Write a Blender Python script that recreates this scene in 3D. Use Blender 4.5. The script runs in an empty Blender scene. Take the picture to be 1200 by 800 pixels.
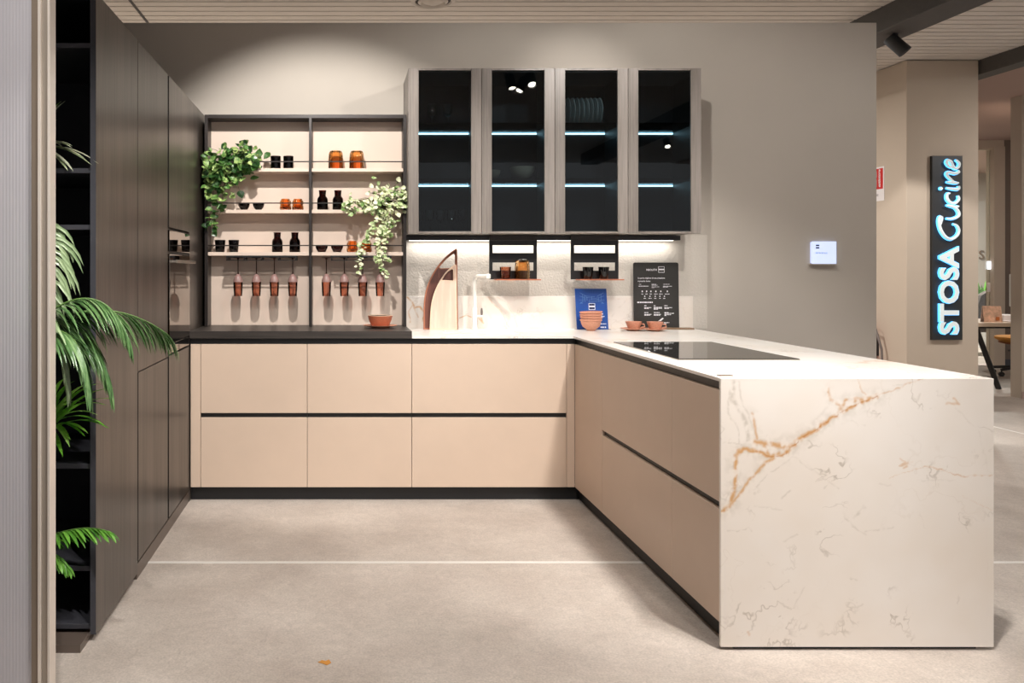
import bpy, bmesh, math, random
import numpy as np
from mathutils import Vector, Matrix, noise
from mathutils.geometry import tessellate_polygon
random.seed(7)
PI = math.pi
C = bpy.context.scene.collection
F, CX, CY, EYE = 930.0, 402.0, 317.0, 1.34

def PX(px, py, Y):
    """point at depth Y as measured on the photograph"""
    return Vector(((px-CX)*Y/F, Y, EYE-(py-CY)*Y/F))
def XX(px, Y): return (px-CX)*Y/F
def ZZ(py, Y): return EYE-(py-CY)*Y/F

# ------------------------------------------------------------------ materials
def lin(c):
    return tuple((x/12.92 if x <= 0.04045 else ((x+0.055)/1.055)**2.4) for x in c)
def rgb(r, g, b):
    return lin((r/255, g/255, b/255))+(1.0,)
def newmat(name):
    m = bpy.data.materials.new(name); m.use_nodes = True
    nt = m.node_tree
    return m, nt, nt.nodes['Principled BSDF'], nt.nodes['Material Output']
def nd(nt, t, **kw):
    n = nt.nodes.new(t)
    for k, v in kw.items():
        if k in n.inputs: n.inputs[k].default_value = v
        else: setattr(n, k, v)
    return n
def plain(name, col, rough=0.5, metal=0.0, spec=0.5, var=0.06, scale=30, bump=0.0, coat=0.0):
    m, nt, p, o = newmat(name)
    p.inputs['Roughness'].default_value = rough
    p.inputs['Metallic'].default_value = metal
    p.inputs['Specular IOR Level'].default_value = spec
    p.inputs['Coat Weight'].default_value = coat
    tc = nd(nt, 'ShaderNodeTexCoord')
    n = nd(nt, 'ShaderNodeTexNoise', Scale=scale, Detail=4.0)
    nt.links.new(tc.outputs['Object'], n.inputs['Vector'])
    r = nd(nt, 'ShaderNodeValToRGB')
    r.color_ramp.elements[0].position = 0.3; r.color_ramp.elements[1].position = 0.7
    r.color_ramp.elements[0].color = tuple(c*(1-var) for c in col[:3])+(1,)
    r.color_ramp.elements[1].color = tuple(min(1, c*(1+var)) for c in col[:3])+(1,)
    nt.links.new(n.outputs['Fac'], r.inputs['Fac'])
    nt.links.new(r.outputs['Color'], p.inputs['Base Color'])
    if bump:
        b = nd(nt, 'ShaderNodeBump', Strength=bump, Distance=0.004)
        nt.links.new(n.outputs['Fac'], b.inputs['Height'])
        nt.links.new(b.outputs['Normal'], p.inputs['Normal'])
    return m
def wood(name, c1, c2, rough=0.45, stretch=(60, 60, 2.0), spec=0.5, bump=0.06):
    m, nt, p, o = newmat(name)
    p.inputs['Roughness'].default_value = rough
    p.inputs['Specular IOR Level'].default_value = spec
    tc = nd(nt, 'ShaderNodeTexCoord'); mp = nd(nt, 'ShaderNodeMapping')
    mp.inputs['Scale'].default_value = stretch
    n = nd(nt, 'ShaderNodeTexNoise', Scale=1.0, Detail=6.0, Roughness=0.65)
    n2 = nd(nt, 'ShaderNodeTexNoise', Scale=0.12, Detail=2.0)
    nt.links.new(tc.outputs['Object'], mp.inputs['Vector'])
    nt.links.new(mp.outputs['Vector'], n.inputs['Vector']); nt.links.new(mp.outputs['Vector'], n2.inputs['Vector'])
    mx = nd(nt, 'ShaderNodeMath', operation='ADD'); 
    nt.links.new(n.outputs['Fac'], mx.inputs[0]); nt.links.new(n2.outputs['Fac'], mx.inputs[1])
    r = nd(nt, 'ShaderNodeValToRGB')
    r.color_ramp.elements[0].position = 0.75; r.color_ramp.elements[1].position = 1.25/1.0 if False else 1.0
    mm = nd(nt, 'ShaderNodeMath', operation='MULTIPLY'); mm.inputs[1].default_value = 0.85
    nt.links.new(mx.outputs[0], mm.inputs[0])
    nt.links.new(mm.outputs[0], r.inputs['Fac'])
    r.color_ramp.elements[0].color = c1; r.color_ramp.elements[1].color = c2
    nt.links.new(r.outputs['Color'], p.inputs['Base Color'])
    b = nd(nt, 'ShaderNodeBump', Strength=bump, Distance=0.002)
    nt.links.new(n.outputs['Fac'], b.inputs['Height']); nt.links.new(b.outputs['Normal'], p.inputs['Normal'])
    return m
def clear(name, col, gloss=0.9, rough=0.02, ior=1.45):
    """thin coloured glass: light passes tinted, faces reflect by fresnel"""
    m, nt, p, o = newmat(name); nt.nodes.remove(p)
    t = nd(nt, 'ShaderNodeBsdfTransparent'); t.inputs['Color'].default_value = col
    g = nd(nt, 'ShaderNodeBsdfGlossy', Roughness=rough); g.inputs['Color'].default_value = (gloss, gloss, gloss, 1)
    f = nd(nt, 'ShaderNodeFresnel', IOR=ior); mx = nd(nt, 'ShaderNodeMixShader')
    nt.links.new(f.outputs[0], mx.inputs[0]); nt.links.new(t.outputs[0], mx.inputs[1]); nt.links.new(g.outputs[0], mx.inputs[2])
    nt.links.new(mx.outputs[0], o.inputs['Surface'])
    return m
def emit(name, col, strength):
    m, nt, p, o = newmat(name)
    p.inputs['Base Color'].default_value = col
    p.inputs['Emission Color'].default_value = col
    p.inputs['Emission Strength'].default_value = strength
    return m
def leafmat(name, cols, rough=0.4, trans=0.0, spec=0.5):
    m, nt, p, o = newmat(name)
    g = nd(nt, 'ShaderNodeNewGeometry'); r = nd(nt, 'ShaderNodeValToRGB')
    r.color_ramp.elements[0].color = cols[0]; r.color_ramp.elements[1].color = cols[-1]
    for i, c in enumerate(cols[1:-1]):
        e = r.color_ramp.elements.new((i+1)/(len(cols)-1)); e.color = c
    n = nd(nt, 'ShaderNodeTexNoise', Scale=60.0, Detail=2.0)
    tc = nd(nt, 'ShaderNodeTexCoord'); nt.links.new(tc.outputs['Object'], n.inputs['Vector'])
    a = nd(nt, 'ShaderNodeMath', operation='MULTIPLY_ADD'); a.inputs[1].default_value = 0.9; 
    s = nd(nt, 'ShaderNodeMath', operation='ADD')
    nt.links.new(n.outputs['Fac'], a.inputs[0]); a.inputs[2].default_value = -0.45
    nt.links.new(a.outputs[0], s.inputs[0]); nt.links.new(g.outputs['Random Per Island'], s.inputs[1])
    nt.links.new(s.outputs[0], r.inputs['Fac']); nt.links.new(r.outputs['Color'], p.inputs['Base Color'])
    p.inputs['Roughness'].default_value = rough
    p.inputs['Specular IOR Level'].default_value = spec
    return m
def marble(name, base, gold_amt=0.5, attr=False):
    m, nt, p, o = newmat(name)
    p.inputs['Roughness'].default_value = 0.28
    p.inputs['Specular IOR Level'].default_value = 0.45
    tc = nd(nt, 'ShaderNodeTexCoord')
    L = nt.links.new
    warp = nd(nt, 'ShaderNodeTexNoise', Scale=2.2, Detail=5.0, Roughness=0.6)
    L(tc.outputs['Object'], warp.inputs['Vector'])
    vm = nd(nt, 'ShaderNodeVectorMath', operation='MULTIPLY_ADD'); vm.inputs[1].default_value = (0.5, 0.5, 0.5)
    L(warp.outputs['Color'], vm.inputs[0]); L(tc.outputs['Object'], vm.inputs[2])
    def vein(scale, thr, seedoff):
        mp = nd(nt, 'ShaderNodeMapping'); mp.inputs['Location'].default_value = seedoff
        L(vm.outputs[0], mp.inputs['Vector'])
        n = nd(nt, 'ShaderNodeTexNoise', Scale=scale, Detail=3.0, Roughness=0.55); L(mp.outputs[0], n.inputs['Vector'])
        s = nd(nt, 'ShaderNodeMath', operation='SUBTRACT'); s.inputs[1].default_value = 0.5; L(n.outputs['Fac'], s.inputs[0])
        ab = nd(nt, 'ShaderNodeMath', operation='ABSOLUTE'); L(s.outputs[0], ab.inputs[0])
        mr = nd(nt, 'ShaderNodeMapRange'); mr.inputs[1].default_value = 0.0; mr.inputs[2].default_value = thr
        mr.inputs[3].default_value = 1.0; mr.inputs[4].default_value = 0.0; L(ab.outputs[0], mr.inputs[0])
        return mr.outputs[0]
    def mask(scale, lo, hi, off):
        mp = nd(nt, 'ShaderNodeMapping'); mp.inputs['Location'].default_value = off
        L(tc.outputs['Object'], mp.inputs['Vector'])
        n = nd(nt, 'ShaderNodeTexNoise', Scale=scale, Detail=2.0); L(mp.outputs[0], n.inputs['Vector'])
        mr = nd(nt, 'ShaderNodeMapRange'); mr.inputs[1].default_value = lo; mr.inputs[2].default_value = hi; L(n.outputs['Fac'], mr.inputs[0])
        return mr.outputs[0]
    def mul(a, b):
        x = nd(nt, 'ShaderNodeMath', operation='MULTIPLY')
        L(a, x.inputs[0])
        if isinstance(b, float): x.inputs[1].default_value = b
        else: L(b, x.inputs[1])
        return x.outputs[0]
    def mix(fac, a, b):
        x = nd(nt, 'ShaderNodeMix', data_type='RGBA')
        L(fac, x.inputs[0])
        if isinstance(a, tuple): x.inputs[6].default_value = a
        else: L(a, x.inputs[6])
        x.inputs[7].default_value = b
        return x.outputs[2]
    cloud = mask(3.5, 0.35, 0.75, (4, 1, 2))
    col = mix(mul(cloud, 0.55), base, tuple(base[i]*k for i, k in enumerate((0.90, 0.84, 0.77)))+(1,))
    speck = mul(mul(vein(7.0, 0.022, (3, 3, 1)), mask(5.0, 0.55, 0.68, (1, 7, 3))), 0.6)
    col = mix(speck, col, rgb(150, 135, 118))
    fine = mul(mul(vein(2.6, 0.008, (8, 2, 5)), mask(2.0, 0.5, 0.7, (5, 5, 3))), 0.15)
    col = mix(fine, col, rgb(165, 140, 110))
    g = mul(mul(vein(1.3, 0.014, (0.3, 6, 2)), mask(1.4, 0.5, 0.64, (2, 0.5, 9))), gold_amt)
    col = mix(g, col, rgb(206, 150, 84))
    if attr:
        at = nd(nt, 'ShaderNodeAttribute', attribute_name='vein')
        sp = nd(nt, 'ShaderNodeSeparateColor'); L(at.outputs['Color'], sp.inputs[0])
        col = mix(mul(sp.outputs[1], 0.6), col, rgb(168, 156, 140))
        col = mix(mul(sp.outputs[0], 0.92), col, rgb(198, 146, 84))
        col = mix(mul(sp.outputs[2], 0.85), col, rgb(166, 100, 42))
    L(col, p.inputs['Base Color'])
    return m

M = {}
M['taupe_wood'] = wood('taupe dark wood', rgb(54, 47, 42), rgb(84, 75, 68), rough=0.33, spec=0.6)
M['taupe_front'] = wood('grey brown wood', rgb(112, 104, 97), rgb(142, 133, 126), rough=0.4)
M['dark_top'] = wood('near black wood', rgb(46, 41, 38), rgb(66, 59, 54), rough=0.4, stretch=(2, 60, 60))
M['black'] = plain('matt black', rgb(22, 22, 24), 0.45)
M['ink'] = plain('deep blue black', rgb(16, 18, 26), 0.6)
M['ink_shelf'] = plain('blue black shelf', rgb(62, 62, 68), 0.5)
M['frame_metal'] = plain('dark bronze metal', rgb(44, 38, 36), 0.4, 0.3)
M['beige'] = plain('warm beige lacquer', rgb(204, 182, 163), 0.42, var=0.015, scale=8, spec=0.35)
M['panel_beige'] = plain('pale beige panel', rgb(222, 202, 186), 0.55, var=0.015, scale=6, spec=0.3)
M['marble'] = marble('white marble', rgb(238, 233, 227), 0.45)
M['marble_end'] = marble('white marble with gold vein', rgb(230, 222, 214), 0.0, attr=True)
M['white'] = plain('white enamel', rgb(240, 236, 228), 0.25, var=0.01)
M['black_glass'] = plain('black glass', rgb(9, 9, 10), 0.03, spec=0.5, var=0.0)
M['mirror_black'] = plain('mirror black glass', rgb(150, 142, 134), 0.02, metal=1.0, var=0.0)
M['steel'] = plain('brushed steel', rgb(200, 190, 178), 0.3, 0.9, var=0.03)
M['terracotta'] = plain('terracotta clay', rgb(204, 146, 120), 0.6, var=0.14, scale=160, bump=0.1)
M['terracotta_dark'] = plain('speckled red clay', rgb(172, 96, 66), 0.55, var=0.3, scale=220, bump=0.1)
M['pink_wood'] = wood('pale pink wood', rgb(220, 188, 168), rgb(240, 214, 196), rough=0.4, stretch=(30, 30, 2))
M['pink_edge'] = plain('cream rim', rgb(236, 205, 178), 0.45)
M['red_wood'] = wood('red brown wood', rgb(92, 50, 40), rgb(126, 76, 60), rough=0.4, stretch=(30, 30, 2))
M['red_edge'] = plain('copper brown rim', rgb(176, 110, 80), 0.4)
M['copper'] = plain('copper coated metal', rgb(204, 124, 92), 0.35, 0.5)
M['amber'] = clear('amber glass', rgb(253, 228, 192), rough=0.03)
M['amber_deep'] = clear('orange glass', rgb(254, 216, 172), rough=0.03)
M['rose'] = clear('rose copper glass', rgb(246, 218, 202), rough=0.03)
M['brown_glass'] = clear('dark brown glass', rgb(160, 100, 80), rough=0.03)
M['smoke'] = clear('smoked black glass', rgb(120, 110, 110), rough=0.03)
M['mauve_frost'] = plain('mauve frosted glass', rgb(150, 118, 112), 0.4)
M['mauve_glass'] = clear('mauve rose glass', rgb(246, 220, 208), rough=0.03)
M['tint'] = clear('dark tinted glass', rgb(196, 203, 207), gloss=0.8, rough=0.01)
M['inside'] = plain('dark cabinet lining', rgb(9, 12, 15), 0.5)
M['shelf_glass'] = clear('smoked shelf glass', rgb(170, 180, 184), gloss=0.25, rough=0.05)
M['led_cyan'] = emit('cool shelf light', rgb(180, 232, 246), 9.0)
M['led_warm'] = emit('white light strip', rgb(255, 250, 240), 6.0)
M['olive'] = plain('olive grey stoneware', rgb(176, 172, 150), 0.5)
M['plate_white'] = plain('pale glazed plate', rgb(190, 200, 196), 0.3)
M['wall'] = plain('warm grey plaster', rgb(190, 181, 170), 0.85, var=0.02, scale=3, bump=0.02)
M['wall_rough'] = plain('textured pale plaster', rgb(206, 198, 188), 0.85, var=0.02, scale=75, bump=1.0)
M['wall_dim'] = plain('taupe plaster', rgb(188, 173, 156), 0.85, var=0.02, scale=3)
M['wall_office'] = plain('brown office wall', rgb(112, 98, 88), 0.8, var=0.02, scale=3)
M['ceil_plain'] = plain('rose grey ceiling', rgb(176, 152, 142), 0.9, var=0.02, scale=2)
M['beam'] = plain('charcoal beam paint', rgb(78, 75, 72), 0.7)
M['soil'] = plain('dark soil', rgb(50, 38, 28), 0.95, var=0.3, scale=90, bump=0.5)
M['pot_black'] = plain('black planter', rgb(30, 30, 32), 0.4)
M['pot_white'] = plain('white planter', rgb(222, 222, 218), 0.4)
M['palm'] = leafmat('palm leaf', [rgb(46, 84, 40), rgb(84, 122, 68), rgb(126, 158, 104)], 0.3, spec=0.8)
M['palm_pale'] = leafmat('pale palm leaf', [rgb(130, 156, 110), rgb(176, 196, 150)], 0.32, spec=0.7)
M['palm_bright'] = leafmat('bright green leaf', [rgb(58, 118, 34), rgb(120, 180, 70)], 0.35)
M['lily'] = leafmat('striped pale leaf', [rgb(120, 160, 70), rgb(232, 236, 208), rgb(214, 224, 190)], 0.4)
M['lime'] = leafmat('lime green leaf', [rgb(84, 160, 36), rgb(150, 218, 84), rgb(190, 232, 130)], 0.35)
M['stem'] = plain('green stem', rgb(96, 130, 64), 0.5)
M['vine'] = plain('brown green vine', rgb(96, 92, 52), 0.7)
M['ivy'] = leafmat('green ivy leaf', [rgb(22, 48, 20), rgb(50, 88, 40), rgb(84, 124, 58), rgb(176, 196, 122)], 0.35)
M['ivy_pale'] = leafmat('pale variegated leaf', [rgb(96, 132, 62), rgb(190, 208, 150), rgb(240, 240, 206), rgb(226, 232, 190)], 0.45)
M['board_black'] = plain('anthracite board', rgb(48, 46, 43), 0.4)
M['blue'] = plain('royal blue print', rgb(24, 72, 150), 0.35, var=0.12, scale=8)
M['ink_white'] = plain('white print', rgb(235, 235, 238), 0.5, var=0)
M['ink_blue'] = plain('pale blue line print', rgb(100, 138, 195), 0.5, var=0)
M['navy'] = plain('navy print', rgb(20, 24, 60), 0.5, var=0)
M['red'] = plain('signal red', rgb(196, 34, 30), 0.45, var=0.03)
M['sign_white'] = plain('sign white', rgb(228, 222, 220), 0.5, var=0)
M['sign_grey'] = plain('sign grey ink', rgb(110, 100, 96), 0.5, var=0)
M['sign_black'] = plain('sign black', rgb(40, 40, 40), 0.45)
M['brown_wood'] = wood('mid brown wood', rgb(104, 82, 60), rgb(132, 106, 80), stretch=(3, 50, 50))
M['letter_face'] = emit('pearl letter face', rgb(205, 212, 212), 0.45)
M['letter_halo'] = emit('blue lit letter edge', rgb(90, 185, 250), 1.8)
M['lit_panel'] = emit('lit acrylic', rgb(205, 218, 255), 0.75)
M['lit_panel_low'] = emit('lit acrylic bright', rgb(235, 242, 255), 2.2)
M['lamp_glow'] = emit('lamp lens', rgb(255, 244, 225), 60.0)
M['alu'] = plain('champagne aluminium', rgb(166, 155, 143), 0.35, 0.55, var=0.01)
M['alu_dark'] = plain('taupe aluminium', rgb(134, 120, 106), 0.4, 0.4, var=0.01)
M['alu_light'] = plain('bright aluminium edge', rgb(224, 214, 204), 0.3, 0.4, var=0.01)
M['mustard'] = plain('mustard fabric', rgb(206, 142, 62), 0.85, var=0.06, scale=80)
M['rust'] = plain('rust seat underside', rgb(150, 92, 50), 0.8)
M['grey_fabric'] = plain('dark grey fabric', rgb(78, 70, 64), 0.9)
M['desk'] = wood('light oak', rgb(204, 180, 156), rgb(226, 204, 182), stretch=(3, 50, 50))
M['paper'] = plain('white paper', rgb(236, 226, 222), 0.7, var=0.01)
M['photo_print'] = plain('interior photo print', rgb(222, 178, 150), 0.5, var=0.28, scale=22)
M['screen'] = plain('dark monitor screen', rgb(38, 38, 44), 0.15)
M['orange_print'] = plain('orange print', rgb(206, 120, 66), 0.5)
M['copper_dark'] = plain('dark copper', rgb(130, 70, 52), 0.4, 0.5)
M['grey_line'] = plain('pale grey strip', rgb(226, 222, 216), 0.5, var=0.02)
M['plinth_side'] = plain('brown grey plinth', rgb(94, 82, 74), 0.35, var=0.04)

# floor: large concrete-look tiles with a fibrous mottling
def floor_mat():
    m, nt, p, o = newmat('concrete tile'); L = nt.links.new
    tc = nd(nt, 'ShaderNodeTexCoord')
    n1 = nd(nt, 'ShaderNodeTexNoise', Scale=2.2, Detail=7.0, Roughness=0.65)
    n2 = nd(nt, 'ShaderNodeTexNoise', Scale=26.0, Detail=5.0, Roughness=0.75, Distortion=1.2)
    n3 = nd(nt, 'ShaderNodeTexNoise', Scale=130.0, Detail=2.0)
    for n in (n1, n2, n3): L(tc.outputs['Object'], n.inputs['Vector'])
    r = nd(nt, 'ShaderNodeValToRGB'); r.color_ramp.elements[0].position = 0.32; r.color_ramp.elements[1].position = 0.68
    r.color_ramp.elements[0].color = rgb(178, 166, 156); r.color_ramp.elements[1].color = rgb(204, 193, 183)
    L(n1.outputs['Fac'], r.inputs['Fac'])
    a = nd(nt, 'ShaderNodeMath', operation='ADD'); L(n2.outputs['Fac'], a.inputs[0]); L(n3.outputs['Fac'], a.inputs[1])
    mr = nd(nt, 'ShaderNodeMapRange'); mr.inputs[1].default_value = 0.6; mr.inputs[2].default_value = 1.4
    mr.inputs[3].default_value = 0.72; mr.inputs[4].default_value = 1.2; L(a.outputs[0], mr.inputs[0])
    vm = nd(nt, 'ShaderNodeVectorMath', operation='SCALE'); L(r.outputs['Color'], vm.inputs[0]); L(mr.outputs[0], vm.inputs['Scale'])
    L(vm.outputs[0], p.inputs['Base Color'])
    p.inputs['Roughness'].default_value = 0.42; p.inputs['Specular IOR Level'].default_value = 0.4
    b = nd(nt, 'ShaderNodeBump', Strength=0.08, Distance=0.003); L(n2.outputs['Fac'], b.inputs['Height']); L(b.outputs['Normal'], p.inputs['Normal'])
    return m
M['floor'] = floor_mat()
def slat_mat():
    m = plain('cream ceiling slat', rgb(214, 207, 198), 0.6, var=0.02, scale=3)
    return m
M['slat'] = slat_mat()
def reeded():
    m, nt, p, o = newmat('reeded frosted glass'); L = nt.links.new
    nt.nodes.remove(p)
    t = nd(nt, 'ShaderNodeBsdfTranslucent'); t.inputs['Color'].default_value = rgb(236, 234, 240)
    d = nd(nt, 'ShaderNodeBsdfDiffuse'); d.inputs['Color'].default_value = rgb(205, 202, 208)
    g = nd(nt, 'ShaderNodeBsdfGlossy', Roughness=0.12)
    rf = nd(nt, 'ShaderNodeBsdfRefraction', Roughness=0.3, IOR=1.15); rf.inputs['Color'].default_value = rgb(225, 225, 232)
    m1 = nd(nt, 'ShaderNodeMixShader'); m1.inputs[0].default_value = 0.7
    m2 = nd(nt, 'ShaderNodeMixShader'); m2.inputs[0].default_value = 0.12
    m3 = nd(nt, 'ShaderNodeMixShader'); f = nd(nt, 'ShaderNodeFresnel', IOR=1.6)
    L(t.outputs[0], m1.inputs[1]); L(d.outputs[0], m1.inputs[2])
    L(m1.outputs[0], m2.inputs[1]); L(rf.outputs[0], m2.inputs[2])
    L(f.outputs[0], m3.inputs[0]); L(m2.outputs[0], m3.inputs[1]); L(g.outputs[0], m3.inputs[2])
    L(m3.outputs[0], o.inputs['Surface'])
    return m
M['reeded'] = reeded()

# ------------------------------------------------------------------ mesh builder
class MB:
    def __init__(s): s.bm = bmesh.new()
    def box(s, x0, x1, y0, y1, z0, z1, bev=0.0, seg=2, rot=None, piv=None):
        r = bmesh.ops.create_cube(s.bm, size=1.0); v = r['verts']
        bmesh.ops.scale(s.bm, vec=(x1-x0, y1-y0, z1-z0), verts=v)
        bmesh.ops.translate(s.bm, vec=((x0+x1)/2, (y0+y1)/2, (z0+z1)/2), verts=v)
        if bev:
            e = list({e for q in v for e in q.link_edges})
            b = bmesh.ops.bevel(s.bm, geom=e, offset=bev, segments=seg, affect='EDGES', profile=0.5)
            v = list({q for f in b['faces'] for q in f.verts} | {q for q in v if q.is_valid})
        if rot is not None:
            bmesh.ops.rotate(s.bm, cent=piv or ((x0+x1)/2, (y0+y1)/2, (z0+z1)/2), matrix=rot, verts=v)
        return s
    def lathe(s, prof, c=(0, 0, 0), n=28, rib=0.0, ribn=12, M4=None, sq=None):
        c = Vector(c); rings = []
        for (r, z) in prof:
            ring = []
            for i in range(n):
                a = 2*PI*i/n; rr = r*(1+rib*math.cos(ribn*a)) if r > 1e-6 else 1e-5
                p = Vector((rr*math.cos(a), rr*math.sin(a), z))
                if M4: p = M4 @ p
                ring.append(s.bm.verts.new(p+c))
            rings.append(ring)
        for a, b in zip(rings, rings[1:]):
            for i in range(n):
                j = (i+1) % n
                s.bm.faces.new((a[i], a[j], b[j], b[i]))
        for ring, fl in ((rings[0], True), (rings[-1], False)):
            try: s.bm.faces.new(list(reversed(ring)) if fl else ring)
            except ValueError: pass
        return s
    def tube(s, pts, r, n=10, rr=None, flat=1.0):
        pts = [Vector(p) for p in pts]; rings = []
        up = Vector((0, 0, 1)); prev = None
        for i, p in enumerate(pts):
            d = (pts[min(i+1, len(pts)-1)]-pts[max(i-1, 0)]).normalized()
            if prev is None:
                a = d.cross(up if abs(d.z) < 0.9 else Vector((1, 0, 0))).normalized()
            else:
                a = (prev-d*prev.dot(d)).normalized()
            prev = a; b = d.cross(a)
            R = rr[i] if rr else r
            rings.append([s.bm.verts.new(p+(a*math.cos(2*PI*k/n)+b*math.sin(2*PI*k/n)*flat)*R) for k in range(n)])
        for a, b in zip(rings, rings[1:]):
            for i in range(n):
                j = (i+1) % n
                s.bm.faces.new((a[i], a[j], b[j], b[i]))
        s.bm.faces.new(list(reversed(rings[0]))); s.bm.faces.new(rings[-1])
        return s
    def prism(s, loops, f0, f1):
        """loops: outer and hole outlines as 2D points; f0, f1 map (u,v) to the two face planes"""
        loops = [[Vector((p[0], p[1], 0)) for p in l] for l in loops]
        tris = tessellate_polygon(loops); flat = [p for l in loops for p in l]
        A = [s.bm.verts.new(f0(p.x, p.y)) for p in flat]; B = [s.bm.verts.new(f1(p.x, p.y)) for p in flat]
        for t in tris:
            try:
                s.bm.faces.new([A[i] for i in t]); s.bm.faces.new([B[i] for i in reversed(t)])
            except ValueError: pass
        k = 0
        for l in loops:
            n = len(l)
            for i in range(n):
                j = (i+1) % n
                s.bm.faces.new((A[k+i], A[k+j], B[k+j], B[k+i]))
            k += n
        return s
    def quad(s, *p):
        s.bm.faces.new([s.bm.verts.new(Vector(q)) for q in p]); return s
    def build(s, name, mat, parent=None, smooth=False, keep=False):
        off = Vector((0, 0, 0)); q = parent
        while q is not None: off += Vector(q.location); q = q.parent
        bmesh.ops.recalc_face_normals(s.bm, faces=s.bm.faces[:]) if not keep else None
        if off.length: bmesh.ops.translate(s.bm, vec=-off, verts=s.bm.verts[:])
        me = bpy.data.meshes.new(name); s.bm.to_mesh(me); s.bm.free()
        if smooth:
            me.polygons.foreach_set('use_smooth', [True]*len(me.polygons))
            try: me.set_sharp_from_angle(angle=math.radians(38))
            except Exception: pass
        me.materials.append(mat)
        o = bpy.data.objects.new(name, me); C.objects.link(o)
        if parent is not None: o.parent = parent
        return o

def thing(name, label, cat, loc=(0, 0, 0), group=None):
    o = bpy.data.objects.new(name, None); C.objects.link(o); o.empty_display_size = 0.05
    o.location = loc; o['label'] = label; o['category'] = cat
    if group: o['group'] = group
    return o
def tag(o, label, cat, group=None):
    o['label'] = label; o['category'] = cat
    if group: o['group'] = group
    return o
def struct(name, mb, mat, parent=None, label=None):
    o = mb.build(name, mat, parent)
    if parent is None: o['kind'] = 'structure'
    if label: o['label'] = label
    return o
def copy_tree(o, parent=None):
    c = o.copy(); C.objects.link(c); c.parent = parent
    for ch in [x for x in bpy.data.objects if x.parent == o]: copy_tree(ch, c)
    return c
def repeat(proto, items, group):
    """items: (loc, label[, rotz]); the first takes the prototype itself"""
    srcs = [proto]+[copy_tree(proto) for _ in items[1:]]
    for o, it in zip(srcs, items):
        o.location = it[0]; o['label'] = it[1]
        if len(it) > 2: o.rotation_euler.z = it[2]
        if group: o['group'] = group
    return srcs
def text(s, size, mat, parent, name, origin, ux, uy, extrude=0.0006, offset=0.0, shear=0.0, align='LEFT', spacing=1.0):
    """writing as a thin solid: ux, uy are the reading and up directions"""
    cu = bpy.data.curves.new(name, 'FONT'); cu.body = s; cu.size = size; cu.extrude = extrude; cu.offset = offset
    cu.shear = shear; cu.align_x = align; cu.space_character = spacing; cu.resolution_u = 3
    t = bpy.data.objects.new(name, cu); C.objects.link(t)
    dg = bpy.context.evaluated_depsgraph_get()
    me = bpy.data.meshes.new_from_object(t.evaluated_get(dg)); bpy.data.objects.remove(t)
    ux = Vector(ux).normalized(); uy = Vector(uy).normalized(); uz = ux.cross(uy)
    R = Matrix((ux, uy, uz)).transposed().to_4x4()
    off = Vector((0, 0, 0)); q = parent
    while q is not None: off += Vector(q.location); q = q.parent
    me.transform(Matrix.Translation(Vector(origin)-off) @ R)
    me.materials.clear(); me.materials.append(mat); me.name = name
    o = bpy.data.objects.new(name, me); C.objects.link(o); o.parent = parent
    return o

# ------------------------------------------------------------------ key planes (metres)
YF = 4.604      # faces of the back base units
YW = 5.235      # rear wall
YE = 2.801      # outer face of the peninsula end panel
XL = -0.891     # faces of the tall units
XP = 1.345      # faces of the peninsula units
ZC = 0.960      # stone worktop
ZB = 0.990      # black worktop
CEIL = 3.20
COLY = 7.0

# ------------------------------------------------------------------ room shell
struct('floor', MB().box(-4.5, 17, -4, 17, -0.06, 0), M['floor'])
struct('wall_rear', MB().box(-2.6, 3.52, YW, YW+0.14, 0, 2.975, 0.002, 1), M['wall'])
struct('wall_left', MB().box(-2.74, -2.6, -4, 9.5, 0, CEIL), M['wall'])
# textured plaster between worktop and wall units
rp = struct('wall_rear_splash_plaster', MB().box(0.37, 2.40, YW-0.006, YW, ZC, 1.575), M['wall_rough'])
# slatted ceiling: boards running left to right
mb = MB(); y = -4.0
while y < 13.0:
    mb.box(-4.5, 5.72, y, y+0.086, CEIL, CEIL+0.012)
    y += 0.100
struct('ceiling', mb, M['slat'])
struct('ceiling_void', MB().box(-4.5, 17, -4, 17, CEIL+0.04, CEIL+0.1), M['beam'])
struct('ceiling_plaster', MB().box(5.74, 17, -4, 17, CEIL-0.02, CEIL+0.04), M['ceil_plain'])
struct('ceiling_beam', MB().box(3.80, 4.07, -3, 12, CEIL-0.17, CEIL+0.02, 0.004, 1), M['beam'])
struct('ceiling_beam_side', MB().box(5.62, 5.78, -3, 12.5, CEIL-0.13, CEIL+0.02, 0.004, 1), M['beam'])
struct('column', MB().box(4.97, 5.605, COLY, 8.6, 0, CEIL-0.005, 0.003, 1), M['wall_dim'])
struct('wall_right', MB().box(7.125, 9.0, 8.33, 8.47, 0, CEIL-0.02), M['wall_dim'])
struct('baseboard_right', MB().box(7.12, 9.0, 8.315, 8.33, 0, 0.07, 0.002, 1), M['ceil_plain'])
yo = 11.2
struct('wall_office', MB().box(9.33, 14, yo, yo+0.12, 0, CEIL-0.02), M['wall_office'])
struct('baseboard_office', MB().box(9.33, 14, yo-0.015, yo, 0, 0.09), M['ink_shelf'])
struct('trim_1', MB().box(9.17, 9.33, yo-0.02, yo+0.12, 0, 3.09, 0.004, 1), M['wall_dim'], label='taupe door jamb')
struct('trim_2', MB().box(6.2, 9.33, yo, yo+0.12, 3.05, CEIL-0.02), M['wall_dim'])
struct('wall_far', MB().box(5.5, 14, 15.0, 15.12, 0, CEIL-0.02), M['wall'])
struct('trim_3', MB().box(6.2, 9.12, 14.8, 15.0, 2.6, 2.72), M['wall_dim'])
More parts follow.
